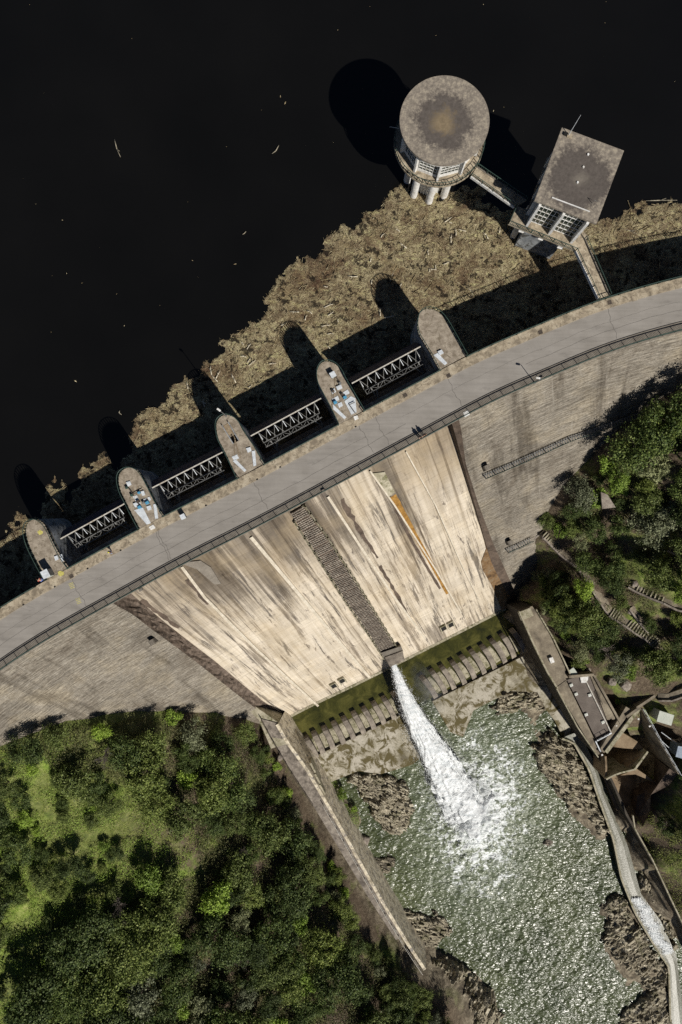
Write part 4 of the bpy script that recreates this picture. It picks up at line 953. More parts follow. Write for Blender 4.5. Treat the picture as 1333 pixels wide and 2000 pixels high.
# ------------------------------------------------------------------ radial gates
GL = [((119, 1052), (245, 984)), ((298, 955), (436, 881)), ((490, 851), (628, 779)), ((687, 748), (827, 676))]
GLAB = ["leftmost radial gate with pale top beam between first and second piers", "radial gate between the second and middle piers", "radial gate between the middle and fourth piers", "rightmost radial gate between the fourth and fifth piers"]
for (a, b), lab in zip(GL, GLAB):
    A = P(*a, -1.6); B = P(*b, -1.6); sa, oa = SO(A.x, A.y); sb, ob = SO(B.x, B.y); o_t = (oa + ob) / 2
    g = thing("radial_gate", lab, "gate", (A + B) / 2, "radial gates between the piers")
    zc = -6.0; oc = 0.9; Rr = math.hypot(o_t - oc, -1.6 - zc)
    a0 = math.atan2(-1.6 - zc, -(o_t - oc)); a1 = -math.radians(28)
    prof = [(oc - Rr * math.cos(t), zc + Rr * math.sin(t)) for t in np.linspace(a0, a1, 14)]
    pr2 = [(oc - (Rr + .08) * math.cos(t), zc + (Rr + .08) * math.sin(t)) for t in np.linspace(a0, a1, 14)]
    skin = MB(); sk = np.linspace(sa, sb, 8)
    skin.grid([[Q(s, o, z) for o, z in pr2] for s in sk]); skin.grid([[Q(s, o, z) for o, z in prof] for s in sk], flip=True)
    skin.build("skin_plate", M['gateskin'], g, smooth=True)
    MB().bar(Q(sa, o_t, -1.5), Q(sb, o_t, -1.5), .15, .2).build("top_beam", M['whitesteel'], g)
    n = 8
    for k in range(n):
        s = sa + (sb - sa) * (k + .9) / (n + .8); m = MB()
        zz = [-1.75 - .0, -2.1]
        m.bar(Q(s, o_t + .15, -1.75), Q(s + .1, o_t + 1.2, -2.1), .09, .16); m.build("top_rib", M['steelplate'], g)
    for k in range(n):
        s = sa + (sb - sa) * (k + .5) / n; m = MB()
        for (o1, z1), (o2, z2) in zip(prof[1:-1:3], prof[4::3]): m.bar(Q(s, o1 + .18, z1), Q(s, o2 + .18, z2), .12, .2)
        m.build("skin_stiffener", M['steel'], g)
    zg = -2.0; oB, oC = o_t + 1.75, o_t + 2.45; nN = 8
    MB().bar(Q(sa + 1.2, oB, zg), Q(sb - 1.2, oB, zg), .13, .16).build("inner_chord", M['gsteel'], g)
    MB().bar(Q(sa + 1.2, oC, zg - .1), Q(sb - 1.2, oC, zg - .1), .13, .16).build("outer_chord", M['gsteel'], g)
    m = MB(); K = 9
    for k in range(K):
        s0_, s1_ = sa + 1.3 + (sb - sa - 2.6) * k / K, sa + 1.3 + (sb - sa - 2.6) * (k + 1) / K
        m.bar(Q(s0_, oB if k % 2 else oC, zg - .05), Q(s1_, oC if k % 2 else oB, zg - .05), .07, .09); m.bar(Q(s0_, oB, zg), Q(s0_, oC, zg - .1), .07, .09)
    m.build("chord_lacing", M['gsteel'], g)
    for k in range(nN):
        s = sa + (sb - sa) * (k + .9) / (nN + .8)
        for ds in (.85, -.85):
            MB().bar(Q(s, o_t + .1, -1.62), Q(min(sb - 1.2, max(sa + 1.2, s + ds)), oB, zg), .075, .09).build("diagonal", M['gsteel'], g)
    for fr_s, sT in ((.24, sa + (sb - sa) * .19), (.80, sa + (sb - sa) * .90)):
        s = sa + (sb - sa) * fr_s; piv = Q(sT, -.3, -3.2)
        for oo, ds in ((oB, -.7), (oB, .7), (oC, 0)): MB().bar(Q(s + ds, oo, zg), piv.lerp(Q(s, oo, zg), .35), .15, .16).build("arm_strut", M['gsteel'], g)
        MB().bar(piv.lerp(Q(s, oC, zg), .40), piv, .26, .28).build("gate_arm", M['gsteel'], g)
        MB().tube(piv - Tn(sT)[0] * .4, piv + Tn(sT)[0] * .4, .28, n=12).build("trunnion", M['gsteel'], g)

# ------------------------------------------------------------------ round intake tower
TC = Vector((14.1, 53.3, 0))
def tower():
    t = thing("intake_tower", "round white intake tower with a flat stained disc roof standing in the reservoir", "tower", (TC.x, TC.y, -9.8))
    def ring(r, z, n=72): return [Vector((TC.x + r * math.cos(2 * math.pi * i / n), TC.y + r * math.sin(2 * math.pi * i / n), z)) for i in range(n)]
    MB().prism(ring(6.12, 7.1), 6.75).build("roof", M['roundroof'], t)
    MB().prism(ring(6.0, 6.745), 6.4).build("roof_edge_beam", M['white'], t)
    MB().prism(ring(6.5, 1.8), 1.45).build("gallery_slab", M['walk'], t)
    MB().prism(ring(6.0, 1.445), 1.0).build("slab_beam", M['white'], t)
    rl = MB(); rr = ring(6.42, 1.8, 48); 
    railing(rl, rr + rr[:1], 1.0, .28, .05, 1.6, .025); rl.build("gallery_railing", M['railgreen'], t)
    n = 10; rw = 5.15
    ang = [-(R(21) + R(36) * k) for k in range(n)]
    for k in range(n):
        a, b = ang[k], ang[k] - R(36); pa = Vector((TC.x + rw * math.cos(a), TC.y + rw * math.sin(a), 0)); pb = Vector((TC.x + rw * math.cos(b), TC.y + rw * math.sin(b), 0))
        mid = (pa + pb) / 2; nn = (mid - Vector((TC.x, TC.y, 0))).normalized(); tt = (pb - pa).normalized(); Lw = (pb - pa).length
        out = Vector((math.cos(a), math.sin(a), 0))
        MB().box(pa + out * .12 + Vector((0, 0, 4.1)), (1.0, .28, 4.58), (out, Vector((-out.y, out.x, 0)), Vector((0, 0, 1)))).build("wall_fin", M['white'], t)
        MB().box(mid + Vector((0, 0, 2.1)), (Lw - .3, .25, .58), (tt, nn, Vector((0, 0, 1)))).build("window_sill", M['white'], t); MB().box(mid + Vector((0, 0, 6.2)), (Lw - .3, .25, .38), (tt, nn, Vector((0, 0, 1)))).build("lintel", M['white'], t)
        fr_ = MB()
        for i in range(6): fr_.box(mid + tt * (Lw - .55) * (i / 5 - .5) + nn * .08 + Vector((0, 0, 4.2)), (.06, .08, 3.6), (tt, nn, Vector((0, 0, 1))))
        for i in range(6): fr_.box(mid + nn * .082 + Vector((0, 0, 2.42 + 3.56 * i / 5)), (Lw - .5, .085, .07), (tt, nn, Vector((0, 0, 1))))
        f = fr_.build("window", M['white'], t)
        MB().box(mid - nn * .02 + Vector((0, 0, 4.2)), (Lw - .35, .05, 3.6), (tt, nn, Vector((0, 0, 1)))).build("pane", M['glass'], f)
    MB().prism(ring(4.6, 6.7, 40), 1.82).build("inner_core", M['dark'], t)
    for k in range(8):
        a = R(90 + 45 * k); p = Vector((TC.x + 3.45 * math.cos(a), TC.y + 3.45 * math.sin(a), -14)); MB().tube(p, Vector((p.x, p.y, .995)), .58, n=16).build("column", M['white'], t, smooth=False)
    fl_ = MB(); n = 64; rr = []
    for i in range(n * 2):
        r = 2.3 + (.16 if i % 4 < 2 else 0); a = math.pi * i / n; rr.append(Vector((TC.x + r * math.cos(a), TC.y + r * math.sin(a), .99)))
    fl_.prism(rr, -14); fl_.build("fluted_drum", M['white'], t)
    for (px, py), (dx, dy) in (((772, 256), (-1.2, .1)),):
        p = Vector((TC.x - 5.9, TC.y + 1.2, 3.0)); MB().tube(p, p + Vector((-1.3, .2, .1)), .05, n=6).build("gauge_arm", M['whitesteel'], t)
tower()
# ------------------------------------------------------------------ square tower
def square_tower():
    ZR = 8.5; rc = [P(1098, 247, ZR), P(1217, 295, ZR), P(1168, 436, ZR), P(1045, 393, ZR)]
    # force a rectangle
    c = sum(rc, Vector()) / 4; ex = ((rc[1] - rc[0]) + (rc[2] - rc[3])).normalized(); ey = Vector((-ex.y, ex.x, 0))
    Wx = ((rc[1] - rc[0]).length + (rc[2] - rc[3]).length) / 2; Wy = ((rc[0] - rc[3]).length + (rc[1] - rc[2]).length) / 2
    t = thing("gate_tower", "square white gate tower with a flat stained rectangular roof and an antenna", "tower", (c.x, c.y, -9.8))
    C0 = Vector((c.x, c.y, 0)); up = Vector((0, 0, 1)); ax = (ex, ey, up)
    MB().box(C0 + up * (ZR - .18), (Wx, Wy, .36), ax).build("roof", M['rectroof'], t)
    MB().box(C0 + up * (ZR - .55), (Wx - .5, Wy - .5, .36), ax).build("roof_beam", M['white'], t)
    rl = MB(); rl.bar(C0 - ey * (Wy / 2 - 1.15) - ex * 2.4 + up * (ZR + .06), C0 - ey * (Wy / 2 - 1.15) + ex * 3.0 + up * (ZR + .06), .12, .12); rl.build("roof_upstand", M['white'], t)
    for yy in (-1, 1.2, 3): MB().tube(C0 + ex * .1 + ey * yy + up * (ZR), C0 + ex * .1 + ey * yy + up * (ZR + .18), .14, n=10).build("roof_vent", M['white'], t)
    ap = P(1111, 264, ZR); MB().tube(ap, ap + up * 4.6, .05, .03, 6).build("antenna", M['steelplate'], t)
    MB().box(ap + Vector((-.45, .1, .12)), (.5, .4, .3), ax).build("antenna_box", M['dark'], t); MB().box(ap + Vector((.15, -.15, .05)), (.7, .6, .1), ax).build("antenna_base", M['walk'], t)
    q = C0 + ex * 2.9 - ey * 2.9 + up * ZR; m = MB(); m.tube(q, q + up * 1.0, .04, n=6); m.tube(q + up * .9, q + up * .9 + ex * .5, .03, n=6); m.build("roof_bracket", M['steel'], t)
    wx, wy = Wx - 1.9, Wy - 1.6; z0 = 1.2; zt = ZR - .74
    # walls: front (-ey) with windows, others plain with fins
    for sx in (-1, 1):
        MB().box(C0 + ex * sx * wx / 2 + up * ((z0 + zt) / 2), (.3, wy, zt - z0), ax).build("side_wall", M['pierwall'], t)
        for yy in np.linspace(-wy / 2 + .8, wy / 2 - .8, 4): MB().box(C0 + ex * sx * (wx / 2 + .4) + ey * yy + up * ((z0 + zt) / 2), (.5, .28, zt - z0), ax).build("side_fin", M['white'], t)
    MB().box(C0 + ey * wy / 2 + up * ((z0 + zt) / 2), (wx - .32, .3, zt - z0), ax).build("rear_wall", M['white'], t)
    fy = -wy / 2
    for k, xx in enumerate((-wx / 2, 0, wx / 2)):
        MB().box(C0 + ex * xx * .985 + ey * (fy - .45) + up * ((z0 + zt) / 2), (.34, 1.0, zt - z0), ax).build("front_fin", M['white'], t)
    for sx in (-1, 1):
        xc = sx * wx / 4; Lw = wx / 2 - .45; f = MB(); hh = zt - z0 - .5
        for i in range(6): f.box(C0 + ex * (xc + (i / 5 - .5) * (Lw - .08)) + ey * (fy - .1) + up * ((z0 + zt) / 2), (.06, .08, hh), ax)
        for i in range(6): f.box(C0 + ex * xc + ey * (fy - .102) + up * (z0 + .27 + hh * i / 5 * .995), (Lw, .085, .09), ax)
        fo = f.build("window", M['white'], t); MB().box(C0 + ex * xc + ey * fy + up * ((z0 + zt) / 2), (Lw - .02, .05, hh), ax).build("pane", M['glass'], fo)
    MB().box(C0 + up * ((z0 + zt) / 2), (wx - .8, wy - .8, zt - z0 - .1), ax).build("inner_core", M['dark'], t)
    # platform
    MB().box(C0 + up * (z0 - .2), (Wx - .6, Wy - .2, .4), ax).build("floor_slab", M['walk'], t)
    plat = [P(x, y, z0) for x, y in [(1009, 402), (993.6, 437), (1124, 490), (1150, 462), (1136, 448), (1030, 410)]]
    plat = [Vector((p.x, p.y, z0 + .006)) for p in plat]
    MB().prism(plat, z0 - .4).build("front_platform", M['walk'], t)
    rl = MB(); railing(rl, [plat[0], plat[1], plat[2]], 1.0, .25, .05, 1.6, .03); rl.build("platform_railing", M['railgreen'], t)
    # legs under the platform and a shaft
    for q in ((1022, 445), (1060, 460), (1098, 477)):
        p = P(*q, z0 - .4); p2 = p + ey * 3.2; MB().box((p2.x, p2.y, -6.7), (.8, .8, 14.2), ax).build("leg", M['white'], t); m = MB(); m.bar(Vector((p.x, p.y, .4)), Vector((p2.x, p2.y, -4.6)), .75, .9); m.build("strut", M['white'], t)
        MB().box((p.x + ey.x * .9, p.y + ey.y * .9, .3), (.7, 2.4, 1.0), ax).build("bracket_beam", M['white'], t)
    MB().box(C0 + up * (-6.75), (wx - 1, wy - 1.5, 14.3), ax).build("shaft", M['pierwall'], t)
    return z0
square_tower()
def bridge(L, Rr, label, zl):
    # L, R: left/right edge px lists with z
    a = [P(x, y, z) for x, y, z in L]; b = [P(x, y, z) for x, y, z in Rr]; t = thing("footbridge", label, "footbridge", (a[0] + b[0]) / 2, "footbridges to the towers")
    m = MB(); m.grid([[p, q] for p, q in zip(a, b)], flip=False); m.grid([[p - Vector((0, 0, .35)), q - Vector((0, 0, .35))] for p, q in zip(a, b)], flip=True)
    m.grid([[p - Vector((0, 0, .35)), p] for p in a]); m.grid([[p, p - Vector((0, 0, .35))] for p in b]); o = m.build("bridge_deck", M['walk'], t)
    for E, nm in ((a, 0), (b, 1)):
        rl = MB(); railing(rl, E, 1.0, .3, .05, 1.6, .03); rl.build("railing", M['railgreen'], t)
        k = MB(); [k.bar(p + Vector((0, 0, -.1)), q + Vector((0, 0, -.1)), .18, .5) for p, q in zip(E, E[1:])]; k.build("edge_beam", M['white' if nm == 0 else 'ledge'], t)
bridge([(920, 345, 1.8), (1005, 405, 1.26)], [(932, 326, 1.8), (1028, 392, 1.26)], "narrow footbridge joining the round tower to the square tower", 0)
bridge([(1124, 490, 1.2), (1168.5, 584, .15)], [(1142, 466, 1.2), (1190, 577, .15)], "straight footbridge leading from the square tower to the dam crest", 0)

# ------------------------------------------------------------------ stilling basin
pool = [P(556, 1396, ZT + .1), P(575, 1380, ZT + .1), P(985, 1180, ZT + .1), P(1018, 1200, ZT + .1), P(1045, 1262, ZT + .1), P(840, 1365, ZT + .1), P(780, 1390, ZT + .1), P(605, 1478, ZT + .1), P(580, 1440, ZT + .1)]
o = MB().prism(pool, -46, ZT + .1).build("pool_water", M['pool']); tag(o, kind='structure')
o = MB().prism([P(x, y, -43.3) for x, y in [(596, 1487), (797, 1390), (838, 1470), (805, 1494), (745, 1512), (700, 1506), (640, 1530), (615, 1515)]], -48).build("concrete_apron", M['apron']); tag(o, "pale stained concrete apron left of the water jet below the teeth", "apron", "aprons below the stilling basin")
o = MB().prism([P(x, y, -43.3) for x, y in [(845, 1370), (1042, 1272), (1078, 1335), (1108, 1398), (1128, 1440), (1100, 1440), (1084, 1408), (1066, 1385), (1050, 1352), (1000, 1350), (955, 1372), (925, 1388), (905, 1440), (880, 1430)]], -48).build("concrete_apron", M['apron']); tag(o, "stained concrete apron right of the water jet below the teeth", "apron", "aprons below the stilling basin")
def teeth():
    org, sc = (520, 1160), 2.38
    L = [(180, 665, 240, 778), (217, 643, 268, 758), (265, 618, 315, 737), (310, 596, 365, 713), (355, 573, 412, 690), (402, 550, 460, 665), (449, 528, 508, 643), (495, 503, 555, 620), (542, 480, 603, 596), (588, 457, 645, 570)]
    Rr = [(720, 385, 795, 490), (765, 355, 840, 470), (813, 335, 880, 450), (862, 313, 930, 428), (907, 288, 975, 400), (952, 263, 1022, 378), (1002, 240, 1070, 355), (1047, 213, 1118, 325), (1095, 188, 1160, 302), (1142, 165, 1212, 277)]
    ordn = ["first", "second", "third", "fourth", "fifth", "sixth", "seventh", "eighth", "ninth", "tenth"]
    def tooth(ax, ay, bx, by, wid, h, m, name, lab, grp, lowz):
        a = P(org[0] + ax / sc, org[1] + ay / sc, -42.6); b = P(org[0] + bx / sc, org[1] + by / sc, -42.6)
        t, n = Tn(SO(a.x, a.y)[0]); d = (b - a); d.z = 0; Ld = d.length; d.normalize(); w = Vector((-d.y, d.x, 0)); m_ = MB()
        prof = [(0, 0, 1), (.06, .75, 1), (.16, 1, 1), (.4, .98, 1), (.7, .8, 1), (.92, .5, 1), (1, .3, 1)]
        G = []
        for f, k, _ in prof:
            sk = .28 * math.sin(math.pi * f)      # gentle bow in plan
            c = Vector((a.x, a.y, 0)) + d * Ld * f + w * sk; z = -44.3 + h * k + (1.0 if lowz is None else lowz)
            G.append([Vector((c.x, c.y, -46)) + w * wid / 2, Vector((c.x, c.y, z)) + w * wid / 2, Vector((c.x, c.y, z)) - w * wid / 2, Vector((c.x, c.y, -46)) - w * wid / 2])
        m_.grid(G); m_.add(G[0], [(0, 1, 2, 3)]); m_.add(G[-1], [(3, 2, 1, 0)])
        for p in ():
            pass
        o = m_.build(name, m, bevel=.04); tag(o, lab, "baffle block", grp); return o
    for seq, side in ((L, "left"), (Rr, "right")):
        for i, (ax, ay, bx, by) in enumerate(seq):
            tooth(ax, ay, bx, by, 1.1, 1.75, M['baffle'], "baffle_block", f"tall dark concrete tooth, {ordn[i]} from the left of the row {side} of the jet", "dark tall teeth across the stilling basin", .15)
            if i < len(seq) - 1:
                a2 = seq[i + 1]; mx = (ax + a2[0]) / 2 + 6; my = (ay + a2[1]) / 2 + 24; ex = (bx + a2[2]) / 2 + 4; ey = (by + a2[3]) / 2 + 2
                tooth(mx, my, ex, ey, 1.15, .6, M['sill'], "low_baffle_block", f"low pale concrete tooth between {ordn[i]} and {ordn[i+1]} dark teeth {side} of the jet", "low pale teeth across the stilling basin", .0)
teeth()

# ------------------------------------------------------------------ water jet and spray
def jet():
    line = [(769, 1298, -37.6, 1.2), (780, 1330, -38.0, 2.1), (797, 1372, -38.8, 3.4), (820, 1420, -40.0, 5.0), (845, 1465, -41.2, 6.6), (868, 1505, -42.4, 8.0), (890, 1545, -43.4, 9.2), (912, 1585, -44.4, 9.6)]
    C = [P(x, y, z) for x, y, z, _ in line]; W_ = [q[3] for q in line]
    T = np.linspace(0, len(C) - 1, 150); G = []
    for i, t in enumerate(T):
        k = np.arange(len(C)); c = Vector([float(np.interp(t, k, [v[j] for v in C])) for j in range(3)]); wd = float(np.interp(t, k, W_)) * .86
        d = Vector([float(np.interp(min(t + .3, len(C) - 1), k, [v[j] for v in C])) for j in range(3)]) - Vector([float(np.interp(max(t - .3, 0), k, [v[j] for v in C])) for j in range(3)])
        d.normalize(); sd = Vector((-d.y, d.x, 0)).normalized(); up = sd.cross(d); up = up if up.z > 0 else -up; row = []
        for j in range(40):
            a = 2 * math.pi * j / 40; n1 = float(fbm(np.array([j * .9 if j < 20 else (40 - j) * .9]), np.array([t * 2.2]), 5, 4)[0]); n2 = float(fbm(np.array([j * 2.1]), np.array([t * 7]), 6, 3)[0]) if 0 < j < 39 else .5
            r = 1 + (.55 * (n1 - .5) + .22 * (n2 - .5)) * min(1, .25 + t * .2)
            row.append(c + sd * math.cos(a) * wd * .5 * r + up * math.sin(a) * wd * .32 * r)
        G.append(row + [row[0]])
    root = thing("water_jet", "white jet of water shooting from the chute lip into the river", "water jet", C[0])
    m = MB(); m.grid(G); m.build("jet_core", M['foam'], root, smooth=False)
    # torn strands and droplets along the jet and over the plunge
    n = 34000; t = nrg.random(n) ** .7 * (len(C) - 1); k = np.arange(len(C))
    c = np.stack([np.interp(t, k, [v[j] for v in C]) for j in range(3)], -1); wd = np.interp(t, k, W_)
    d = np.array(C[-1] - C[0]); d /= np.linalg.norm(d); sd = np.array([-d[1], d[0], 0]); sd /= np.linalg.norm(sd)
    off = nrg.normal(0, .25, n); 
    c = c + sd * (off * wd)[:, None]; c[:, 2] += np.abs(nrg.normal(0, .22, n)) * wd * .55
    sz = nrg.uniform(.02, .07, n); ln = nrg.uniform(.05, .5, n)
    def shards(c, sz, dirs, name):
        n = len(c); r = nrg.normal(size=(n, 3)); r /= np.linalg.norm(r, axis=1)[:, None]; e = np.cross(dirs, r); e /= np.linalg.norm(e, axis=1)[:, None] + 1e-9; f = np.cross(dirs, e); f /= np.linalg.norm(f, axis=1)[:, None] + 1e-9
        V = np.stack([c - dirs, c + e * sz[:, None], c + f * sz[:, None], c + dirs], 1).reshape(-1, 3); b = (np.arange(n) * 4)[:, None]
        F = np.concatenate([b + np.array(q) for q in ([0, 1, 2], [3, 2, 1], [0, 2, 3], [0, 3, 1])]); o = np_mesh(name, V, F, M['foam'], root); o['kind'] = 'stuff'
    dirs = (d[None] + nrg.normal(0, .12, (n, 3))) * ln[:, None] / 2; shards(c, sz, dirs, "jet_spray")
    n = 9000; a = nrg.random(n) * 2 * math.pi; r = np.abs(nrg.normal(0, 1, n)) * 2.3; c0 = P(912, 1588, -44.2)
    c = np.stack([c0.x + np.cos(a) * r * .8 + nrg.normal(0, .3, n), c0.y + np.sin(a) * r * 1.2, -44.2 + .6 + np.abs(nrg.normal(0, .55, n)) * np.exp(-r / 5)], -1)
    dirs = nrg.normal(0, 1, (n, 3)); dirs[:, 2] *= .5; dirs *= (nrg.uniform(.03, .11, n))[:, None]
    shards(c, nrg.uniform(.03, .09, n), dirs, "plunge_spray")
jet()
def mist():
    t = NT("spray mist"); t.t.nodes.remove(t.b); v = t.n('ShaderNodeVolumePrincipled'); t.l(v.outputs[0], t.out.inputs['Volume'])
    tc = t.n('ShaderNodeTexCoord'); ln = t.n('ShaderNodeVectorMath', operation='LENGTH'); t.l(tc.outputs['Object'], ln.inputs[0])
    fall = t.ramp(ln.outputs['Value'], [(.1, 1), (.95, 0)]); n = t.noise(t.world(), .55, 4, .6, .5); d = t.math('MULTIPLY', fall, t.ramp(n, [(.42, 0), (.62, 1)]))
    t.l(t.math('MULTIPLY', d, .32), v.inputs['Density']); v.inputs['Color'].default_value = (.95, .97, 1, 1); v.inputs['Anisotropy'].default_value = .2
    for k, (px, py, z, rx, ry, rz_, ang) in enumerate([(836, 1350, -40.5, 3.4, 7.0, 2.4, R(25)), (925, 1575, -42.3, 7.5, 8.5, 2.6, R(25))]):
        bm = bmesh.new(); bmesh.ops.create_icosphere(bm, subdivisions=3, radius=1); me = bpy.data.meshes.new("mist"); bm.to_mesh(me); bm.free(); me.materials.append(t.m)
        o = bpy.data.objects.new("mist", me); COL.objects.link(o); o.location = P(px, py, z); o.scale = (rx, ry, rz_); o.rotation_euler.z = ang
        tag(o, ["thin veil of spray drifting over the teeth right of the jet", "soft spray mist hanging over the plunge of the jet"][k], "mist", kind='stuff')
mist()
def burst():
    jt = bpy.data.objects['water_jet']; c = P(922, 1588, -44.4); pts = []
    for k in range(28):
        a = 2 * math.pi * k / 28; r = 1 + .22 * math.sin(3 * a + 1) + .12 * math.sin(7 * a); ex = math.cos(a) * 4.0 * r; ey = math.sin(a) * 5.2 * r; an = R(22)
        pts.append((c.x + ex * math.cos(an) - ey * math.sin(an), c.y + ex * math.sin(an) + ey * math.cos(an)))
    zf_ = lambda X, Y, d: -43.75 + .9 * np.clip(d / 3, 0, 1) * (.5 + fbm(X * .6, Y * .6, 71, 4)) + .75 * (fbm(X * 1.1, Y * 1.1, 72, 4) - .5) + .22 * (fbm(X * 4, Y * 4, 73, 2) - .5)
    o, V = patch("foam_burst", pts, zf_, M['foam'], parent=jt, res=.14, ragged=3.0, seed=74, edge=1.0, drop=1.4)
burst()

# ------------------------------------------------------------------ rocks
def rocks(name, pts, zb, amp, lab, seed, grp, strat=R(25), m='rock', res=.16, edge=1.4):
    poly = wpoly(pts, zb); amp = amp * .62
    def zf_(X, Y, d):
        u = X * math.cos(strat) + Y * math.sin(strat); v = -X * math.sin(strat) + Y * math.cos(strat)
        wv = v * 1.15 + 2.6 * fbm(u * .25, v * .3, seed, 4) + .25 * fbm(u * 2, v * 2, seed + 1, 2); saw = wv - np.floor(wv); st_ = _h(np.floor(wv), np.floor(u * .35 + 3 * _h(np.floor(wv), 0, seed)), seed)
        wv2 = v * 3.1 + 1.8 * fbm(u * .6, v * .5, seed + 4, 3); saw2 = wv2 - np.floor(wv2); blk = fbm(u * 1.3, v * 2.6, seed + 3, 4); pk = fbm(X * .25, Y * .25, seed + 7, 3)
        return zb + amp * (.1 + 1.1 * pk * (.55 + .45 * st_)) + .65 * (1 - saw) * min(1.2, amp * .6) * (.4 + 1.4 * st_) + .30 * (1 - saw2) + .5 * (blk - .5)
    o, V = patch(name, poly, zf_, M[m], res=res, ragged=1.8, seed=seed, edge=edge, drop=amp + 1.6)
    tag(o, lab, "rock outcrop", grp)
    n = min(520, int(len(V) * .09)); idx = nrg.choice(len(V), n); sb = MB()
    for q in V[idx]:
        L = min(2.2, rnd.lognormvariate(-.55, .55)); wd_ = L * rnd.uniform(.18, .5); th = rnd.uniform(.12, .45); an = strat + rnd.gauss(0, .22)
        ex_ = Vector((math.cos(an), math.sin(an), rnd.gauss(0, .12))).normalized(); ez_ = Vector((rnd.gauss(0, .3), rnd.gauss(-.15, .3), 1)).normalized(); ey_ = ez_.cross(ex_).normalized(); ez_ = ex_.cross(ey_)
        c_ = Vector(q) + Vector((0, 0, th * .15)); b_ = []
        for sz_ in (-1, 1):
            for sx_, sy_ in ((-1, -1), (1, -1), (1, 1), (-1, 1)): b_.append(c_ + ex_ * sx_ * L / 2 * rnd.uniform(.6, 1) + ey_ * sy_ * wd_ / 2 * rnd.uniform(.6, 1.1) + ez_ * sz_ * th / 2)
        sb.add(b_, [(3, 2, 1, 0), (4, 5, 6, 7), (0, 1, 5, 4), (1, 2, 6, 5), (2, 3, 7, 6), (3, 0, 4, 7)])
    sb.build("loose_slabs", M[m], o)['kind'] = 'stuff'
    return o
g = "rock outcrops along the river"
rocks("rock_outcrop", [(668, 1520), (700, 1503), (740, 1512), (795, 1528), (815, 1580), (800, 1625), (765, 1640), (738, 1605), (712, 1560)], -44.2, 2.2, "brown layered rock outcrop left of the plunging jet", 51, g, R(-25))
rocks("rock_outcrop", [(945, 1372), (1000, 1345), (1052, 1350), (1068, 1392), (1020, 1392), (975, 1392)], -44.2, 1.5, "low reddish rock shelf below the right apron", 52, g, R(10))
rocks("rock_outcrop", [(1036, 1455), (1075, 1425), (1100, 1436), (1122, 1455), (1152, 1508), (1176, 1575), (1200, 1645), (1180, 1640), (1140, 1600), (1095, 1560), (1050, 1500)], -44.4, 2.6, "jagged brown rocks between the river and the wet channel", 53, g, R(-20))
rocks("rock_outcrop", [(1205, 1730), (1235, 1775), (1275, 1840), (1310, 1900), (1312, 2020), (1200, 2020), (1215, 1970), (1260, 1930), (1215, 1890), (1170, 1840), (1180, 1790), (1165, 1770)], -44.3, 1.8, "broad sloping ochre rock bank at the lower right of the river", 54, g, R(35))
rocks("rock_outcrop", [(765, 1770), (800, 1765), (870, 1785), (890, 1830), (850, 1850), (810, 1840), (780, 1810)], -44.4, 1.5, "mossy rock ledge at the left shore below the long wall", 55, g, R(-15))
rocks("rock_outcrop", [(870, 1860), (905, 1875), (970, 1935), (985, 2020), (840, 2020), (830, 1930), (810, 1880)], -44.3, 4.0, "dark tall cliff rocks at the bottom of the left shore", 56, g, R(60))
rocks("rock_outcrop", [(700, 1655), (740, 1670), (790, 1660), (775, 1690), (720, 1740), (760, 1790), (720, 1770), (700, 1700)], -44.6, .9, "small mossy rocks at the water's edge under the long wall", 57, g, R(-15))
rocks("rock_outcrop", [(1228, 1655), (1252, 1665), (1285, 1740), (1330, 1850), (1318, 1860), (1285, 1795), (1250, 1740), (1238, 1700)], -43.6, 1.3, "narrow strip of brown rocks beside the wet channel's right edge", 58, g, R(60))
rocks("rock_outcrop", [(1150, 1615), (1172, 1600), (1180, 1635), (1165, 1640)], -44.3, 1.2, "small wet rock at the river edge beside the channel bend", 59, g, R(0))
rocks("rock_outcrop", [(1050, 1644), (1062, 1636), (1082, 1640), (1070, 1655), (1056, 1657)], -44.5, .9, "lone black rock breaking the surface right of the foam", 60, g, R(0), m='baffle')
# boulders on the right slope
for i, (px, py, r, lab) in enumerate([(1240, 1140, .7, "pale boulder beside the upper stairs on the right slope"), (1232, 1195, .6, "pale boulder between the two stone paths"), (1280, 1280, .9, "pale boulder below the end of the lower path"), (1195, 1330, 1.0, "pale boulder above the flat roofed building"),
                                      (1222, 1338, 1.2, "large pale boulder right of the flat roofed building"), (1150, 1308, .5, "reddish stone in the corner behind the hatch"), (712, 1640, 1.3, "square pale boulder at the foot of the long left wall"), (548, 1478, .8, "grey boulder left of the walkway on top of the long wall"), (1252, 1150, .5, "small pale stone by the head of the upper stairs")]):
    p = on_ground(px, py); bm = bmesh.new(); bmesh.ops.create_icosphere(bm, subdivisions=3, radius=r)
    for v in bm.verts:
        k = float(fbm(np.array([v.co.x * 1.1 / r + i * 7]), np.array([v.co.y * 1.1 / r + v.co.z / r * .8]), i, 3)[0]); v.co *= .72 + .6 * k; v.co.z *= .7
        for ax_ in range(2): v.co[ax_] = max(-r * .75, min(r * .75, v.co[ax_]))
    me = bpy.data.meshes.new("boulder"); bm.to_mesh(me); bm.free(); me.materials.append(M['stone']); o = bpy.data.objects.new("boulder", me); COL.objects.link(o); o.location = p + Vector((0, 0, r * .2)); o.rotation_euler.z = i
    tag(o, lab, "boulder", "boulders on the banks")

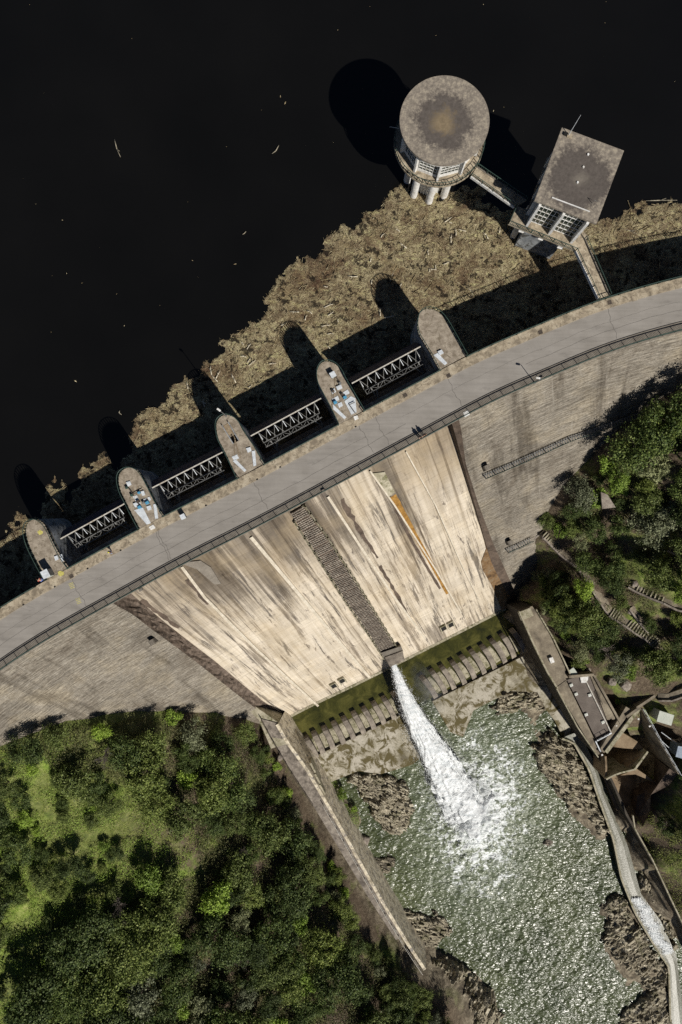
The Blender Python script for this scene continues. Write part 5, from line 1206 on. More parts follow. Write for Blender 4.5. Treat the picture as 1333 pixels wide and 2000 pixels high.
# ------------------------------------------------------------------ long wall on the left bank
def left_wall():
    ZW = -34.6
    T = [(543, 1414), (565, 1452), (600, 1500), (640, 1568), (680, 1638), (720, 1710), (760, 1780), (800, 1845), (832, 1893)]
    top = [P(x, y, ZW - .25 * i) for i, (x, y) in enumerate(T)]
    t = thing("retaining_wall", "long pale retaining wall running down the left bank of the river", "wall", top[0])
    wm = MB(); wd = .5; G = []
    for i, p in enumerate(top):
        d = (top[min(i + 1, len(top) - 1)] - top[max(i - 1, 0)]); d.z = 0; d.normalize(); n = Vector((-d.y, d.x, 0)); n = n if n.x > 0 else -n
        G.append([p - n * .5 - Vector((0, 0, 10)), p - n * .5, p + n * .1, p + n * 1.3 - Vector((0, 0, 10.5))])
    wm.grid(G, uv=[[(i * 8, 0), (i * 8, 8), (i * 8, 8.5), (i * 8, 19)] for i in range(len(G))]); wm.build("wall_body", M['walltan'], t)
    # slab panels leaning on the upper part
    m = MB()
    for k in range(3):
        a = P(607 + k * 9, 1497 + k * 21, -36.5); m.box(a + Vector((.5, -.1, -1.2)), (.35, 2.1, 3.6), rz=R(28))
    m.build("wall_buttress", M['sill'], t)
    r = MB(); rail = [p + Vector((-.75, -.45, .0)) for p in top[3:]]
    railing(r, rail, 1.0, 2.2, .04, 2.2, .04); r.build("handrail", M['whitesteel'], t)
    pt = MB(); W2 = [(510, 1404), (534, 1448), (569, 1508), (610, 1570), (666, 1663), (720, 1753), (774, 1836)]
    inner = [P(x, y, ZW - .2 - .25 * i) for i, (x, y) in enumerate([(540, 1412), (562, 1452), (597, 1502), (633, 1565), (684, 1655), (735, 1745), (785, 1830)])]
    outer = [P(x, y, ZW - .2 - .25 * i) for i, (x, y) in enumerate(W2)]
    o = MB(); o.grid([[a, b, b - Vector((0, 0, 9))] for a, b in zip(inner, outer)]); o2 = o.build("path", M['pathm']); tag(o2, kind='structure')
    h = MB(); railing(h, [p + Vector((0.15, 0, 0)) for p in outer[:4]], 1.0, 2.0, .05, 2.0, .04)
    tag(h.build("handrail", M['iron']), "dark handrail along the outer edge of the left bank walkway", "handrail")
left_wall()
tag(MB().prism([P(x, y, -35.0) for x, y in [(440, 1338), (545, 1412), (566, 1452), (530, 1462), (506, 1406), (470, 1372)]], -46).build("toe_ledge", M['sill']), "pale concrete ledge where the left dam face meets the bank walkway", "ledge")

# ------------------------------------------------------------------ right bank works
ZB = -31.5
def rw():
    up = Vector((0, 0, 1))
    t = thing("walkway_terrace", "sloping concrete terrace between the dam's right toe and the flat roofed building", "terrace", P(1060, 1250, ZB))
    poly = [(1014, 1192), (1040, 1184), (1062, 1212), (1085, 1262), (1103, 1300), (1107, 1318), (1125, 1320), (1100, 1334), (1087, 1342), (1070, 1312), (1045, 1262)]
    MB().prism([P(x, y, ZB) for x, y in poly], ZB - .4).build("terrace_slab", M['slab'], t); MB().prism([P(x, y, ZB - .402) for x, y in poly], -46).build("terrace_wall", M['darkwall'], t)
    k = MB(); L = [(1040, 1184), (1062, 1212), (1085, 1262), (1118, 1322)]
    [k.bar(P(*a, ZB + .3), P(*b, ZB + .3), .25, .7) for a, b in zip([(1047, 1190), (1080, 1245)], [(1080, 1245), (1113, 1315)])]; k.build("terrace_upstand", M['sill'], t)
    k = MB(); [k.bar(P(*a, ZB + .35), P(*b, ZB + .35), .3, .7) for a, b in zip([(1014, 1194), (1045, 1264), (1070, 1314)], [(1045, 1264), (1070, 1314), (1088, 1343)])]; k.build("terrace_parapet", M['sill'], t)
    tag(MB().box(P(1027, 1199, ZB + .2), (2.6, 1.7, .4), rz=R(22)).build("concrete_block", M['sill'], bevel=.05), "pale concrete block at the head of the terrace", "block", "pale blocks on the terrace")
    tag(MB().box(P(1077.5, 1289, ZB + .3), (.8, 1.1, .5), rz=R(22)).build("concrete_block", M['white'], bevel=.05), "small white block half way down the terrace", "block", "pale blocks on the terrace")
    tag(MB().box(P(1119, 1313, ZB + .3), (1.3, 1.6, .4), rz=R(35)).build("access_hatch", M['palemetal'], bevel=.05), "pale sheet hatch at the corner where the terrace meets the building", "hatch")
    # pipes / ladder along the shaded side
    l = thing("pipe_ladder", "pale pipes and ladder dropping along the shaded wall beside the teeth", "pipe ladder", P(1025, 1210, ZB))
    m = MB()
    pts = [(1020, 1203, -32), (1036, 1240, -36), (1042, 1262, -39), (1055, 1292, -42)]
    for dx in (-3, 3): m.path([P(x + dx, y, z) for x, y, z in pts], .09)
    m.path([P(1017, 1205, -31.4), P(1030, 1225, -33), P(1040, 1258, -38)], .07)
    for k_ in range(12):
        f = k_ / 11 * 2.99; i = int(f); a = P(*pts[i]); b = P(*pts[i + 1]); c = a.lerp(b, f - i); m.bar(c - Vector((.3, 0, 0)), c + Vector((.3, 0, 0)), .06, .06)
    m.build("pipe_run", M['steelplate'], l)
    # stilling basin side wall under the terrace
    b = thing("pump_building", "flat roofed concrete building with square skylights on the right bank", "building", P(1145, 1385, ZB))
    zr = ZB + .3
    MB().prism([P(x, y, zr) for x, y in [(1108, 1328), (1150, 1315), (1194, 1431), (1166, 1446)]], -44).build("roof", M['roofing'], b)
    MB().prism([P(x, y, zr - .25) for x, y in [(1152, 1316), (1160, 1318), (1203, 1405), (1186, 1406)]], -44).build("side_terrace", M['slab'], b)
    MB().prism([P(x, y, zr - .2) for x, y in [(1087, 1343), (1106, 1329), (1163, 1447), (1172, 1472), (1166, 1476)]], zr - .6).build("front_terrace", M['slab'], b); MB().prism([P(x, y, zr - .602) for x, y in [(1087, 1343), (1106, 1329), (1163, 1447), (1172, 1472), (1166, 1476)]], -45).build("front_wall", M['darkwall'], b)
    m = MB(); [m.bar(P(*a, zr + .25), P(*c, zr + .25), .22, .7) for a, c in (((1087, 1344), (1128, 1420)), ((1128, 1420), (1168, 1478)))]; m.build("front_parapet", M['sill'], b)
    m = MB(); m.bar(P(1163, 1447, zr + .1), P(1173, 1468, zr + .1), .2, .5); m.bar(P(1166, 1446, zr + .15), P(1194, 1431, zr + .15), .25, .5); m.build("end_parapet", M['steelplate'], b)
    m = MB(); m.tube(P(1144, 1328, zr + .25), P(1194, 1431, zr + .25), .13, n=8); m.build("roof_pipe", M['whitesteel'], b)
    for (x, y) in [(1116, 1338), (1125.5, 1355.5), (1152, 1357.5), (1145, 1395.5), (1178, 1410.5)]:
        fo = MB().box(P(x, y, zr + .12), (.62, .56, .24), rz=R(22)).build("skylight", M['white'], b, bevel=.03)
        MB().box(P(x, y, zr + .26), (.46, .40, .04), rz=R(22)).build("skylight_pane", M['palemetal'], fo)
    MB().prism([P(x, y, zr + .35) for x, y in [(1133, 1321), (1150, 1318), (1149, 1327), (1146, 1333), (1136, 1334)]], zr).build("roof_hatch", M['white'], b)
    m = MB(); a0, a1 = P(1161, 1351, zr + .1), P(1172, 1377, zr + .1); off = Vector((.55, .2, 0))
    m.bar(a0, a1, .08, .08); m.bar(a0 + off, a1 + off, .08, .08)
    for k_ in range(11): c = a0.lerp(a1, k_ / 10); m.bar(c, c + off, .07, .05)
    tag(m.build("ladder", M['iron']), "dark ladder lying on the terrace beside the skylights", "ladder")
    m = MB(); railing(m, [P(1166, 1442, zr), P(1186, 1431, zr)], .9, .9, .035, .9, .03); m.build("roof_railing", M['iron'], b)
    # trench wall right of building
    wl = thing("side_wall", "straight free standing wall right of the flat roofed building", "wall", P(1185, 1365, ZB))
    m = MB(); a0, a1 = P(1161, 1319, ZB + .8), P(1214, 1414, ZB + .8); d = (a1 - a0); m.bar(a0 - up * 6, a1 - up * 6, .4, 12.0); m.build("wall_body", M['slab'], wl)
    m = MB(); a0, a1 = P(1112, 1322, ZB + .9), P(1161, 1318, ZB + .9); m.bar(a0 - up * 1.0, a1 - up * 1.0, .5, 2.0); m.build("wall_return", M['slab'], wl)
    # cross wall
    wl = thing("cross_wall", "diagonal wall crossing the bank below the flat roofed building", "wall", P(1215, 1430, ZB))
    for (p0, p1, wd, mm, nm) in [((1250, 1383), (1184, 1470), .7, 'sill', 'wall_body')]:
        a0, a1 = P(*p0, ZB + .9), P(*p1, ZB + .9); MB().bar(a0 - up * 6.5, a1 - up * 6.5, wd, 13).build(nm, M[mm], wl)
    a0, a1 = P(1228, 1383, ZB + .5), P(1176, 1468, ZB + .5); MB().bar(a0 - up * 6, a1 - up * 6, 1.1, 12).build("lower_beam", M['slab'], wl)
    m = MB(); a0, a1 = P(1246, 1382, ZB + 1), P(1282, 1358, ZB + 1.2); m.bar(a0 - up * 4, a1 - up * 4, .5, 8); m.bar(P(1225, 1400, ZB + .9) - up * 3, P(1252, 1381, ZB + 1) - up * 3, .5, 6); m.build("wing_wall", M['slab'], wl)
    # outlet basins
    zo = -38.5
    bs = thing("outlet_basin", "angular ochre concrete outlet basin with curved dividing walls", "basin", P(1220, 1500, zo))
    fl = [(1181, 1478), (1214, 1436), (1262, 1462), (1300, 1500), (1292, 1520), (1246, 1545), (1232, 1590), (1214, 1605), (1190, 1545), (1166, 1480)]
    MB().prism([P(x, y, -42.6) for x, y in fl], -46).build("basin_floor", M['basin'], bs)
    def wallline(pts, z, wd, h, nm, mm='basin'):
        m = MB()
        for a_, b_ in zip(pts, pts[1:]): m.bar(P(*a_, z) - up * h / 2, P(*b_, z) - up * h / 2, wd, h)
        m.build(nm, M[mm], bs)
    c5 = lambda x, y: (1080 + x / 5.27, 1300 + y / 5.27)
    wallline([c5(545, 935), c5(552, 1050), c5(545, 1165)], -36, .35, 8, "divider_wall")
    MB().prism([P(*c5(x, y), -36.5) for x, y in [(720, 690), (870, 780), (930, 850), (850, 860), (720, 850), (610, 835)]], -44).build("ramp", M['basin'], bs)
    MB().prism([P(*c5(x, y), z) for x, y, z in [(975, 880, -35), (845, 1065, -35.5), (700, 1100, -37), (560, 1160, -38.2), (620, 1070, -39.6), (760, 960, -38)]], -45).build("curved_wing", M['basin'], bs)
    wallline([c5(980, 885), c5(845, 1070)], -34.8, .4, 8, "wing_coping", 'sill')
    wallline([c5(845, 1070), c5(700, 1105), c5(620, 1135), c5(553, 1172)], -35.2, .3, 8, "curved_divider", 'sill')
    MB().prism([P(*c5(x, y), -37.8) for x, y in [(860, 1060), (980, 1140), (1090, 1230), (960, 1165), (850, 1120), (700, 1130)]], -45).build("ramp", M['basin'], bs)
    MB().prism([P(*c5(x, y), z) for x, y, z in [(1200, 1060, -34.2), (1290, 1110, -34.2), (1200, 1230, -35), (1010, 1330, -36.5), (1000, 1500, -37), (930, 1660, -37.5), (850, 1580, -40), (870, 1340, -40), (1080, 1240, -38)]], -46).build("curved_wing", M['brown'], bs)
    wallline([c5(920, 445), c5(1100, 770), c5(1300, 1115)], ZB + .6, .3, 12, "outer_wall", 'slab')
    m = MB(); railing(m, [P(*c5(925, 440), ZB + .6), P(*c5(1100, 765), ZB + .6), P(*c5(1300, 1110), ZB + .6)], 1.0, 1.5, .045, 1.5, .04); m.build("basin_railing", M['steelplate'], bs)
    # huts
    h = thing("equipment_hut", "small hut with a pale square sheet roof at the right edge", "hut", P(1300, 1403, -30))
    zr2 = -29.0; cor = [P(x, y, zr2) for x, y in [(1289, 1388), (1317.5, 1397), (1311.5, 1417.5), (1283, 1409)]]
    MB().prism(cor, zr2 - .15).build("roof", M['palemetal'], h); cc = sum(cor, Vector()) / 4
    MB().prism([cc + (p - cc) * .88 - up * .16 for p in cor], -33.5).build("wall", M['palemetal'], h)
    MB().bar(P(1280, 1391, -31.5), P(1283, 1404, -31.5), .5, .4).build("side_tank", M['palemetal'], h)
    h = thing("sheet_shed", "blue grey sheet covered shed at the right frame edge below the pale hut", "shed", P(1330, 1467, -31))
    MB().prism([P(x, y, -30.5) for x, y in [(1325, 1457), (1352, 1462), (1348, 1486), (1320, 1478)]], -30.7).build("roof", M['bluesheet'], h)
    MB().prism([P(x, y, -30.71) for x, y in [(1326, 1458.5), (1350, 1463), (1346, 1484), (1322, 1477)]], -34).build("wall", M['bluesheet'], h)
    for q in [((1292, 1430), (1322, 1452)), ((1285, 1440), (1312, 1465))]: tag(MB().tube(P(*q[0], -31.8), P(*q[1], -31.8), .07, n=6).build("steel_pipe", M['steelplate'], None), "thin pale pipe lying between the pale hut and the blue shed", "pipe", "pipes by the sheds")
    for q, lab in [((1247, 1404), "lamp on the dark basin's upper left wall"), ((1269, 1418), "lamp on the dark basin's right wall"), ((1204, 1417), "lamp at the corner right of the flat roof"), ((1176, 1474), "lamp at the lowest corner of the front terrace")]:
        p = P(*q, ZB + 1.0); l = thing("flood_lamp", lab, "lamp", p - up * 1, "small flood lamps round the outlet works"); MB().tube(p - up * 2.2, p, .05, n=6).build("pole", M['steel'], l); MB().box(p + up * .08, (.34, .3, .16), rz=.4).build("lamp_head", M['white'], l, bevel=.02)
    # wet channel
    ch = [(1098, 1442), (1120, 1450), (1150, 1502), (1170, 1562), (1198, 1640), (1213, 1715), (1240, 1782), (1280, 1850), (1306, 1888), (1310, 2030)]
    cr_ = [(1122, 1432), (1140, 1446), (1164, 1495), (1186, 1560), (1226, 1650), (1246, 1722), (1252, 1745), (1292, 1800), (1322, 1868), (1342, 2030)]
    A = [P(x, y, -42.2 - .12 * i) for i, (x, y) in enumerate(ch)]; B = [P(x, y, -42.2 - .12 * i) for i, (x, y) in enumerate(cr_)]
    A, B = loft2(A, B, 50)
    m = MB(); m.grid([[a - up * 3, a, a.lerp(b, .3) - up * .12, a.lerp(b, .7) - up * .12, b, b - up * 3] for a, b in zip(A, B)]); o = m.build("channel_bed", M['channel']); tag(o, kind='structure')
    m = MB(); 
    for i in range(len(A) - 1): m.bar(A[i] + up * .12, A[i + 1] + up * .12, .35, .35)
    tag(m.build("channel_kerb", M['sill']), "pale kerb along the river side of the wet channel", "kerb")
    # cascade in the channel
    idx = [i for i in range(50) if 33 <= i <= 45]; n = 4500
    ii = nrg.uniform(26.5, 36, n); fr2 = (.35 + .3 * vn(ii * 1.3, ii * 0, 3) + nrg.normal(0, .16, n)).clip(.05, .95); ia = ii.astype(int); ff = ii - ia
    An = np.array([tuple(v) for v in A]); Bn = np.array([tuple(v) for v in B]); a_ = An[ia] * (1 - ff[:, None]) + An[ia + 1] * ff[:, None]; b_ = Bn[ia] * (1 - ff[:, None]) + Bn[ia + 1] * ff[:, None]
    c = a_ * (1 - fr2[:, None]) + b_ * fr2[:, None]; c[:, 2] += nrg.uniform(.0, .25, n); d = An[ia + 1] - An[ia]; d /= np.linalg.norm(d, axis=1)[:, None]; d = (d + nrg.normal(0, .2, (n, 3))) * nrg.uniform(.08, .35, n)[:, None]
    e = np.cross(d, [0, 0, 1.0]); e /= np.linalg.norm(e, axis=1)[:, None]; e *= nrg.uniform(.02, .07, n)[:, None]; f = np.zeros_like(e); f[:, 2] = .06
    V = np.stack([c - d, c + e, c + f, c + d, c - e], 1).reshape(-1, 3); bb = (np.arange(n) * 5)[:, None]; F = np.concatenate([bb + np.array(q) for q in ([0, 1, 2], [1, 3, 2], [3, 4, 2], [4, 0, 2])])
    tag(np_mesh("white_water", V, F, M['foam']), "broken white water rushing down the lower end of the channel", "white water", kind='stuff')
    # wall along the slope
    wl = thing("slope_wall", "long low retaining wall along the foot of the right slope", "wall", P(1290, 1720, -37))
    m = MB(); pts = [(1171, 1478), (1198, 1530), (1224, 1590), (1242, 1622), (1280, 1690), (1315, 1765), (1355, 1850), (1410, 1960)]
    for a_, b_ in zip(pts, pts[1:]): m.bar(P(*a_, -38.5) - up * 3.2, P(*b_, -38.5) - up * 3.2, .45, 6.4)
    m.build("wall_body", M['darkwall'], wl)  # dark colour stands in for the shadow strip beside the channel
    m = MB(); pts = [(1236, 1592), (1240, 1618), (1275, 1680), (1310, 1755), (1350, 1838)]
    for a_, b_ in zip(pts, pts[1:]): m.bar(P(*a_, -36.4), P(*b_, -36.4), .25, .5)
    m.build("coping", M['sill'], wl)
rw()

# ------------------------------------------------------------------ paths and stairs on the right slope
def path(pts, wd, name_lab, stairs=()):
    C = [on_ground(x, y, .25) for x, y in pts]; zz = [c.z for c in C]
    m = MB(); wlm = MB(); G = []
    for i, c in enumerate(C):
        d = C[min(i + 1, len(C) - 1)] - C[max(i - 1, 0)]; d.z = 0; d.normalize(); n = Vector((-d.y, d.x, 0))
        G.append([c + n * wd / 2 - Vector((0, 0, 2)), c + n * wd / 2, c - n * wd / 2, c - n * wd / 2 - Vector((0, 0, 2))])
    m.grid(G, flip=True); t = thing("stone_path", name_lab, "path", C[0], "stone paths on the right slope")
    m.build("path_bed", M['slab'], t)
    for i in range(len(C) - 1): wlm.bar(G[i][2] + Vector((0, 0, .1)), G[i + 1][2] + Vector((0, 0, .1)), .3, .6)
    wlm.build("edge_kerb", M['stone'], t)
    for i in stairs:
        a, b = C[i], C[i + 1]; L = (b - a).length; k = int(L / .5); d = (b - a).normalized(); n = Vector((-d.y, d.x, 0)).normalized()
        for j in range(k):
            c = a.lerp(b, (j + .5) / k); MB().box(c + Vector((0, 0, .1)), (.2, wd * .95, .28), (Vector((d.x, d.y, 0)).normalized(), n, Vector((0, 0, 1)))).build("step", M['sill'], t)
path([(1036, 1046), (1053, 1034), (1066, 1044), (1078, 1055), (1099, 1077), (1116, 1091), (1133, 1103), (1154, 1134), (1174, 1166), (1193, 1194)], 1.7, "long stone path descending from the lower catwalk through the trees", (0, 1, 2))
path([(1193, 1194), (1212, 1206), (1227, 1215), (1241, 1226), (1256, 1235), (1270, 1245), (1284, 1261), (1301, 1273), (1345, 1279)], 1.9, "stepped lower path with pale steps at the right edge", (0, 2, 3, 4, 5))
path([(1236, 1185), (1250, 1206), (1270, 1230)], 1.5, "short straight path above the stepped path")
path([(1230, 1140), (1242, 1147), (1260, 1155), (1275, 1162), (1296, 1170), (1322, 1183), (1350, 1190)], 1.5, "upper stairway crossing the right slope among the trees", (1, 2, 3))
path([(1306, 1070), (1322, 1076), (1345, 1082)], 1.3, "short stair at the right edge half way up the slope", (0, 1))
path([(1284, 1360), (1308, 1361), (1345, 1347)], 1.4, "pale curved path above the hut at the right edge")
path([(1268, 790), (1285, 812), (1298, 832), (1308, 850)], 1.3, "narrow shaded stair below the right end of the dam", (1, 2))
st = thing("stone_hut", "small stone slab roofed hut among trees on the right slope", "hut", on_ground(1188, 978))
z_ = on_ground(1188, 978).z + 3.0
MB().prism([P(x, y, z_) for x, y in [(1174, 961), (1187, 966), (1203, 991), (1177, 994)]], z_ - .3).build("roof", M['stone'], st)
MB().prism([P(x, y, z_ - .31) for x, y in [(1176, 965), (1186, 968), (1200, 989), (1179, 991)]], z_ - 4).build("wall", M['stone'], st)

# ------------------------------------------------------------------ vegetation
def crown_mesh(name, r, h, nb, nl, ls, seed, sparse=0):
    g = np.random.default_rng(seed); V = []; 
    bl = []; el = g.uniform(1.0, 1.3)
    for k in range(nb):
        a = g.random() * 2 * math.pi; rr = r * math.sqrt(g.random()) * .78; zz = h * (.42 + .42 * (1 - (rr / r) ** 2) * g.uniform(.55, 1.05)); bl.append((rr * math.cos(a) * el, rr * math.sin(a) / el, zz, r * g.uniform(.18, .46)))
    P_ = []; Nn = []
    for (x, y, z, q) in bl:
        n = int(nl * (q / r / .33) ** 2); d = g.normal(size=(n, 3)); d /= np.linalg.norm(d, axis=1)[:, None]; d[:, 2] = np.where(g.random(n) < .65, np.abs(d[:, 2]), d[:, 2])
        rad = q * (g.random(n) ** .45) * (1 + .35 * np.sin(7 * d[:, 0] + 5 * d[:, 1] + seed) + .25 * np.sin(13 * d[:, 1] - 11 * d[:, 2] + x * 9)) * 1.1; P_.append(np.array([x, y, z]) + d * rad[:, None] * np.array([1, 1, .85])); Nn.append(d)
    c = np.concatenate(P_); nn = np.concatenate(Nn) + g.normal(0, .55, (len(c), 3)); nn /= np.linalg.norm(nn, axis=1)[:, None]
    t = np.cross(nn, g.normal(size=(len(c), 3))); t /= np.linalg.norm(t, axis=1)[:, None]; b = np.cross(nn, t); s = (ls * g.uniform(.6, 1.5, len(c)))[:, None]
    V = np.stack([c - t * s, c + b * s * .55, c + t * s, c - b * s * .55], 1).reshape(-1, 3); F = np.arange(len(V)).reshape(-1, 4)
    me = bpy.data.meshes.new(name); me.vertices.add(len(V)); me.vertices.foreach_set('co', V.ravel()); me.loops.add(F.size); me.loops.foreach_set('vertex_index', F.ravel().astype(np.int32))
    me.polygons.add(len(F)); me.polygons.foreach_set('loop_start', (np.arange(len(F)) * 4).astype(np.int32)); me.polygons.foreach_set('loop_total', np.full(len(F), 4, np.int32)); me.update(calc_edges=True)
    return me, bl
def trunk_mesh(bl, r, h, seed):
    g = random.Random(seed); m = MB(); m.tube((0, 0, -1.2), (0.05, 0, h * .28), .17 + r * .02, .13, 7)
    for (x, y, z, q) in bl[:9]: m.tube((.05, 0, h * .22), (x * .5, y * .5, z * .6), .09, .06, 5, False); m.tube((x * .5, y * .5, z * .6), (x, y, z), .06, .02, 5, False)
    me = bpy.data.meshes.new("trunk"); me.from_pydata(m.v, [], m.f); me.materials.append(M['bark']); return me
PROTO = {}
for kind, spec in {'dark': [(2.7, 5.5, 16, 230, .15), (3.3, 6.5, 20, 230, .16), (2.2, 4.5, 12, 230, .14)], 'olive': [(2.6, 5, 15, 230, .15), (3.1, 6, 18, 220, .16)], 'bright': [(2.2, 4.2, 13, 230, .14), (1.6, 3, 9, 220, .13)], 'grey': [(2.3, 4.6, 14, 170, .14), (2.8, 5.2, 16, 160, .15)]}.items():
    for i, (r, h, nb, nl, ls) in enumerate(spec):
        me, bl = crown_mesh("crown", r, h, nb, nl * 2, ls * .72, hash_ := (len(PROTO) * 13 + i * 5 + 3)); me.materials.append(M['leaf_' + kind]); PROTO.setdefault(kind, []).append((me, trunk_mesh(bl, r, h, i), r))
def bare_mesh(seed, h=4.5):
    g = random.Random(seed); m = MB()
    def grow(p, d, L, r, lv):
        q = p + d * L; m.tube(p, q, r, r * .65, 5, False)
        if lv == 0: return
        for k in range(4 if lv > 1 else 5):
            nd = (d + Vector((g.uniform(-1, 1), g.uniform(-1, 1), g.uniform(-.3, .6))) * .75).normalized(); grow(p.lerp(q, g.uniform(.5, 1)), nd, L * g.uniform(.55, .8), r * .55, lv - 1)
    grow(Vector((0, 0, 0)), Vector((0, 0, 1)), h * .35, .11, 4)
    me = bpy.data.meshes.new("branches"); me.from_pydata(m.v, [], m.f); me.materials.append(M['twig']); return me
BARE = [bare_mesh(3), bare_mesh(8)]
placed = []
def tree(p, kind, label, group, sc=1.0, name=None):
    i = rnd.randrange(len(PROTO[kind])); me, tr, r = PROTO[kind][i]
    t = thing(name or {'dark': "oak_tree", 'olive': "olive_tree", 'bright': "leafy_tree", 'grey': "grey_tree"}[kind], label, "tree", p, group, rnd.uniform(0, 6.28))
    t.scale = (sc, sc, sc * rnd.uniform(.9, 1.15))
    for nm, d in (("crown", me), ("trunk", tr)):
        o = bpy.data.objects.new(nm, d); COL.objects.link(o); o.parent = t
    placed.append((p.x, p.y, r * sc))
def bare(px, py, label, sc=1.0):
    p = on_ground(px, py); t = thing("bare_tree", label, "tree", p, "leafless grey trees", rnd.uniform(0, 6)); t.scale = (sc, sc, sc)
    me = rnd.choice(BARE); o = bpy.data.objects.new("branches", me); COL.objects.link(o); o.parent = t
for q in [(215, 1458, "leafless grey tree standing just below the dam on the left slope", 1.3), (240, 1742, "large leafless grey tree at the middle of the left slope", 1.7), (300, 1800, "leafless brown tree right of the large grey one on the left slope", 1.0), (478, 1650, "leafless pinkish shrub deep in the left wood", 1.0),
          (475, 1865, "brown leafless shrub in the lower middle of the left wood", 1.0), (120, 1860, "grey leafless shrub at the lower left shade edge", 1.0), (1180, 1270, "leafless grey tree above the terrace on the right bank", 1.5), (1290, 1600, "leafless grey shrub on the bank right of the outlet basin", 1.3), (1200, 1225, "small leafless shrub beside the long stone path", .9)]: bare(*q)
SPECIAL = [(430, 1735, 'bright', "bright yellow green tree standing out in the middle of the left wood", 1.5), (300, 1690, 'bright', "pale green tree at the clearing's right edge", 1.3), (1160, 965, 'bright', "bright green tree near the stone hut on the right slope", 1.2), (1195, 940, 'bright', "bright green tree just above the stone hut", 1.0), (1182, 905, 'bright', "yellow green tree at the top of the right wood by the dam shade", 1.1),
           (1065, 1020, 'olive', "round olive bush where the lower catwalk meets the slope", .6), (205, 1420, 'bright', "fresh green bush at the dam foot on the left slope", .8), (345, 1400, 'bright', "fresh green tree touching the left dam foot", 1.0), (480, 1425, 'olive', "olive tree beside the upper end of the left bank walkway", .8), (625, 1495, 'bright', "small green bush growing behind the leftmost tooth", .35),
           (668, 1545, 'bright', "green shrub patch between the long wall and the apron", .6), (690, 1575, 'bright', "green shrub below the apron's left end", .5), (1110, 1252, 'bright', "tiny vivid green bush on the terrace's right edge", .3), (1145, 1292, 'bright', "vivid green bush near the terrace hatch", .35), (1205, 1370, 'bright', "low green bush in the gap right of the free standing wall", .35),
           (1260, 915, 'grey', "grey green tree in the upper right wood", 1.2), (1290, 1010, 'grey', "pale grey green tree at the right edge of the wood", 1.3), (1245, 1030, 'grey', "feathery grey green tree in the middle of the right wood", 1.3), (1195, 1290, 'grey', "pale grey green tree above the flat roofed building", 1.2)]
for px, py, k, lab, sc in SPECIAL: tree(on_ground(px, py), k, lab, "trees singled out by colour", sc)
KL = {'dark': "dark green oak in the dense wood", 'olive': "olive green tree in the dense wood", 'bright': "bright green tree in the dense wood", 'grey': "dull grey green tree in the dense wood"}
def fill(poly, holes, target, dmin, side, weights, scr, tmpl=None):
    xs = [q[0] for q in poly]; ys = [q[1] for q in poly]; cnt = 0; tries = 0
    while cnt < target and tries < 9000:
        tries += 1; x = rnd.uniform(min(xs), max(xs)); y = rnd.uniform(min(ys), max(ys))
        if not in_poly(np.array([float(x)]), np.array([float(y)]), poly)[0]: continue
        if any(math.hypot(x - hx, y - hy) < hr for hx, hy, hr in holes): continue
        p = on_ground(x, y)
        sc = rnd.uniform(*scr)
        if any(math.hypot(p.x - a, p.y - b) < dmin * (.5 + .5 * sc) for a, b, _ in placed): continue
        k = rnd.choices(['dark', 'olive', 'bright', 'grey'], weights)[0]
        tree(p, k, tmpl % {'dark': 'dark green', 'olive': 'olive green', 'bright': 'bright green', 'grey': 'grey green'}[k] if tmpl else f"{KL[k]} on the {side} slope below the dam", f"{k} toned " + (tmpl.replace('%s ', '') if tmpl else f"trees of the {side} wood"), sc); cnt += 1

left_poly = [(70, 1450), (120, 1425), (200, 1412), (300, 1402), (420, 1405), (480, 1418), (508, 1450), (545, 1530), (585, 1600), (650, 1710), (705, 1810), (760, 1880), (885, 1990), (885, 2040), (90, 2040), (60, 1930), (110, 1850), (180, 1790), (300, 1750), (330, 1700), (370, 1640), (350, 1590), (230, 1545), (120, 1510), (60, 1480)]
fill(left_poly, [(430, 1735, 20), (700, 1880, 30), (400, 1640, 30)], 135, 2.3, "left", (9, 6, 2.0, .8), (.7, 1.5))
fill([(-60, 1540), (25, 1550), (60, 1650), (40, 1760), (-60, 1780)], [], 10, 2.2, "left", (3, 1, 0, 0), (.7, 1.0))
fill([(520, 1450), (560, 1530), (600, 1600), (665, 1710), (720, 1810), (775, 1890), (740, 1890), (640, 1740), (560, 1600), (500, 1470)], [], 26, 1.6, "left", (6, 5, 1, 1), (.4, .7), "low %s bush lining the left bank walkway")
fill([(-40, 1500), (70, 1470), (200, 1540), (330, 1600), (300, 1720), (150, 1800), (60, 1900), (60, 2010), (-40, 2010)], [(120, 1640, 38), (60, 1800, 38), (230, 1620, 30)], 34, 2.6, "left", (5, 5, 2, .4), (.35, .8), "small %s bush scattered over the sunny clearing on the left slope")
paths_h = [(1066, 1044, 16), (1090, 1068, 16), (1116, 1091, 14), (1150, 1130, 14), (1165, 1155, 15), (1185, 1183, 15), (1205, 1202, 16), (1228, 1216, 17), (1250, 1232, 17), (1275, 1250, 17), (1300, 1272, 17), (1325, 1278, 15), (1240, 1190, 15), (1255, 1212, 14), (1245, 1148, 16), (1270, 1160, 16), (1298, 1170, 16), (1188, 978, 16), (1320, 1075, 14), (1290, 820, 10), (1220, 1345, 26), (1250, 1370, 30), (1300, 1350, 20), (1080, 960, 12)]
right_poly = [(1345, 775), (1280, 815), (1230, 850), (1180, 905), (1125, 955), (1090, 1000), (1075, 1035), (1062, 1080), (1060, 1130), (1062, 1190), (1095, 1245), (1120, 1290), (1165, 1303), (1220, 1315), (1290, 1330), (1370, 1320), (1400, 1000), (1390, 780)]
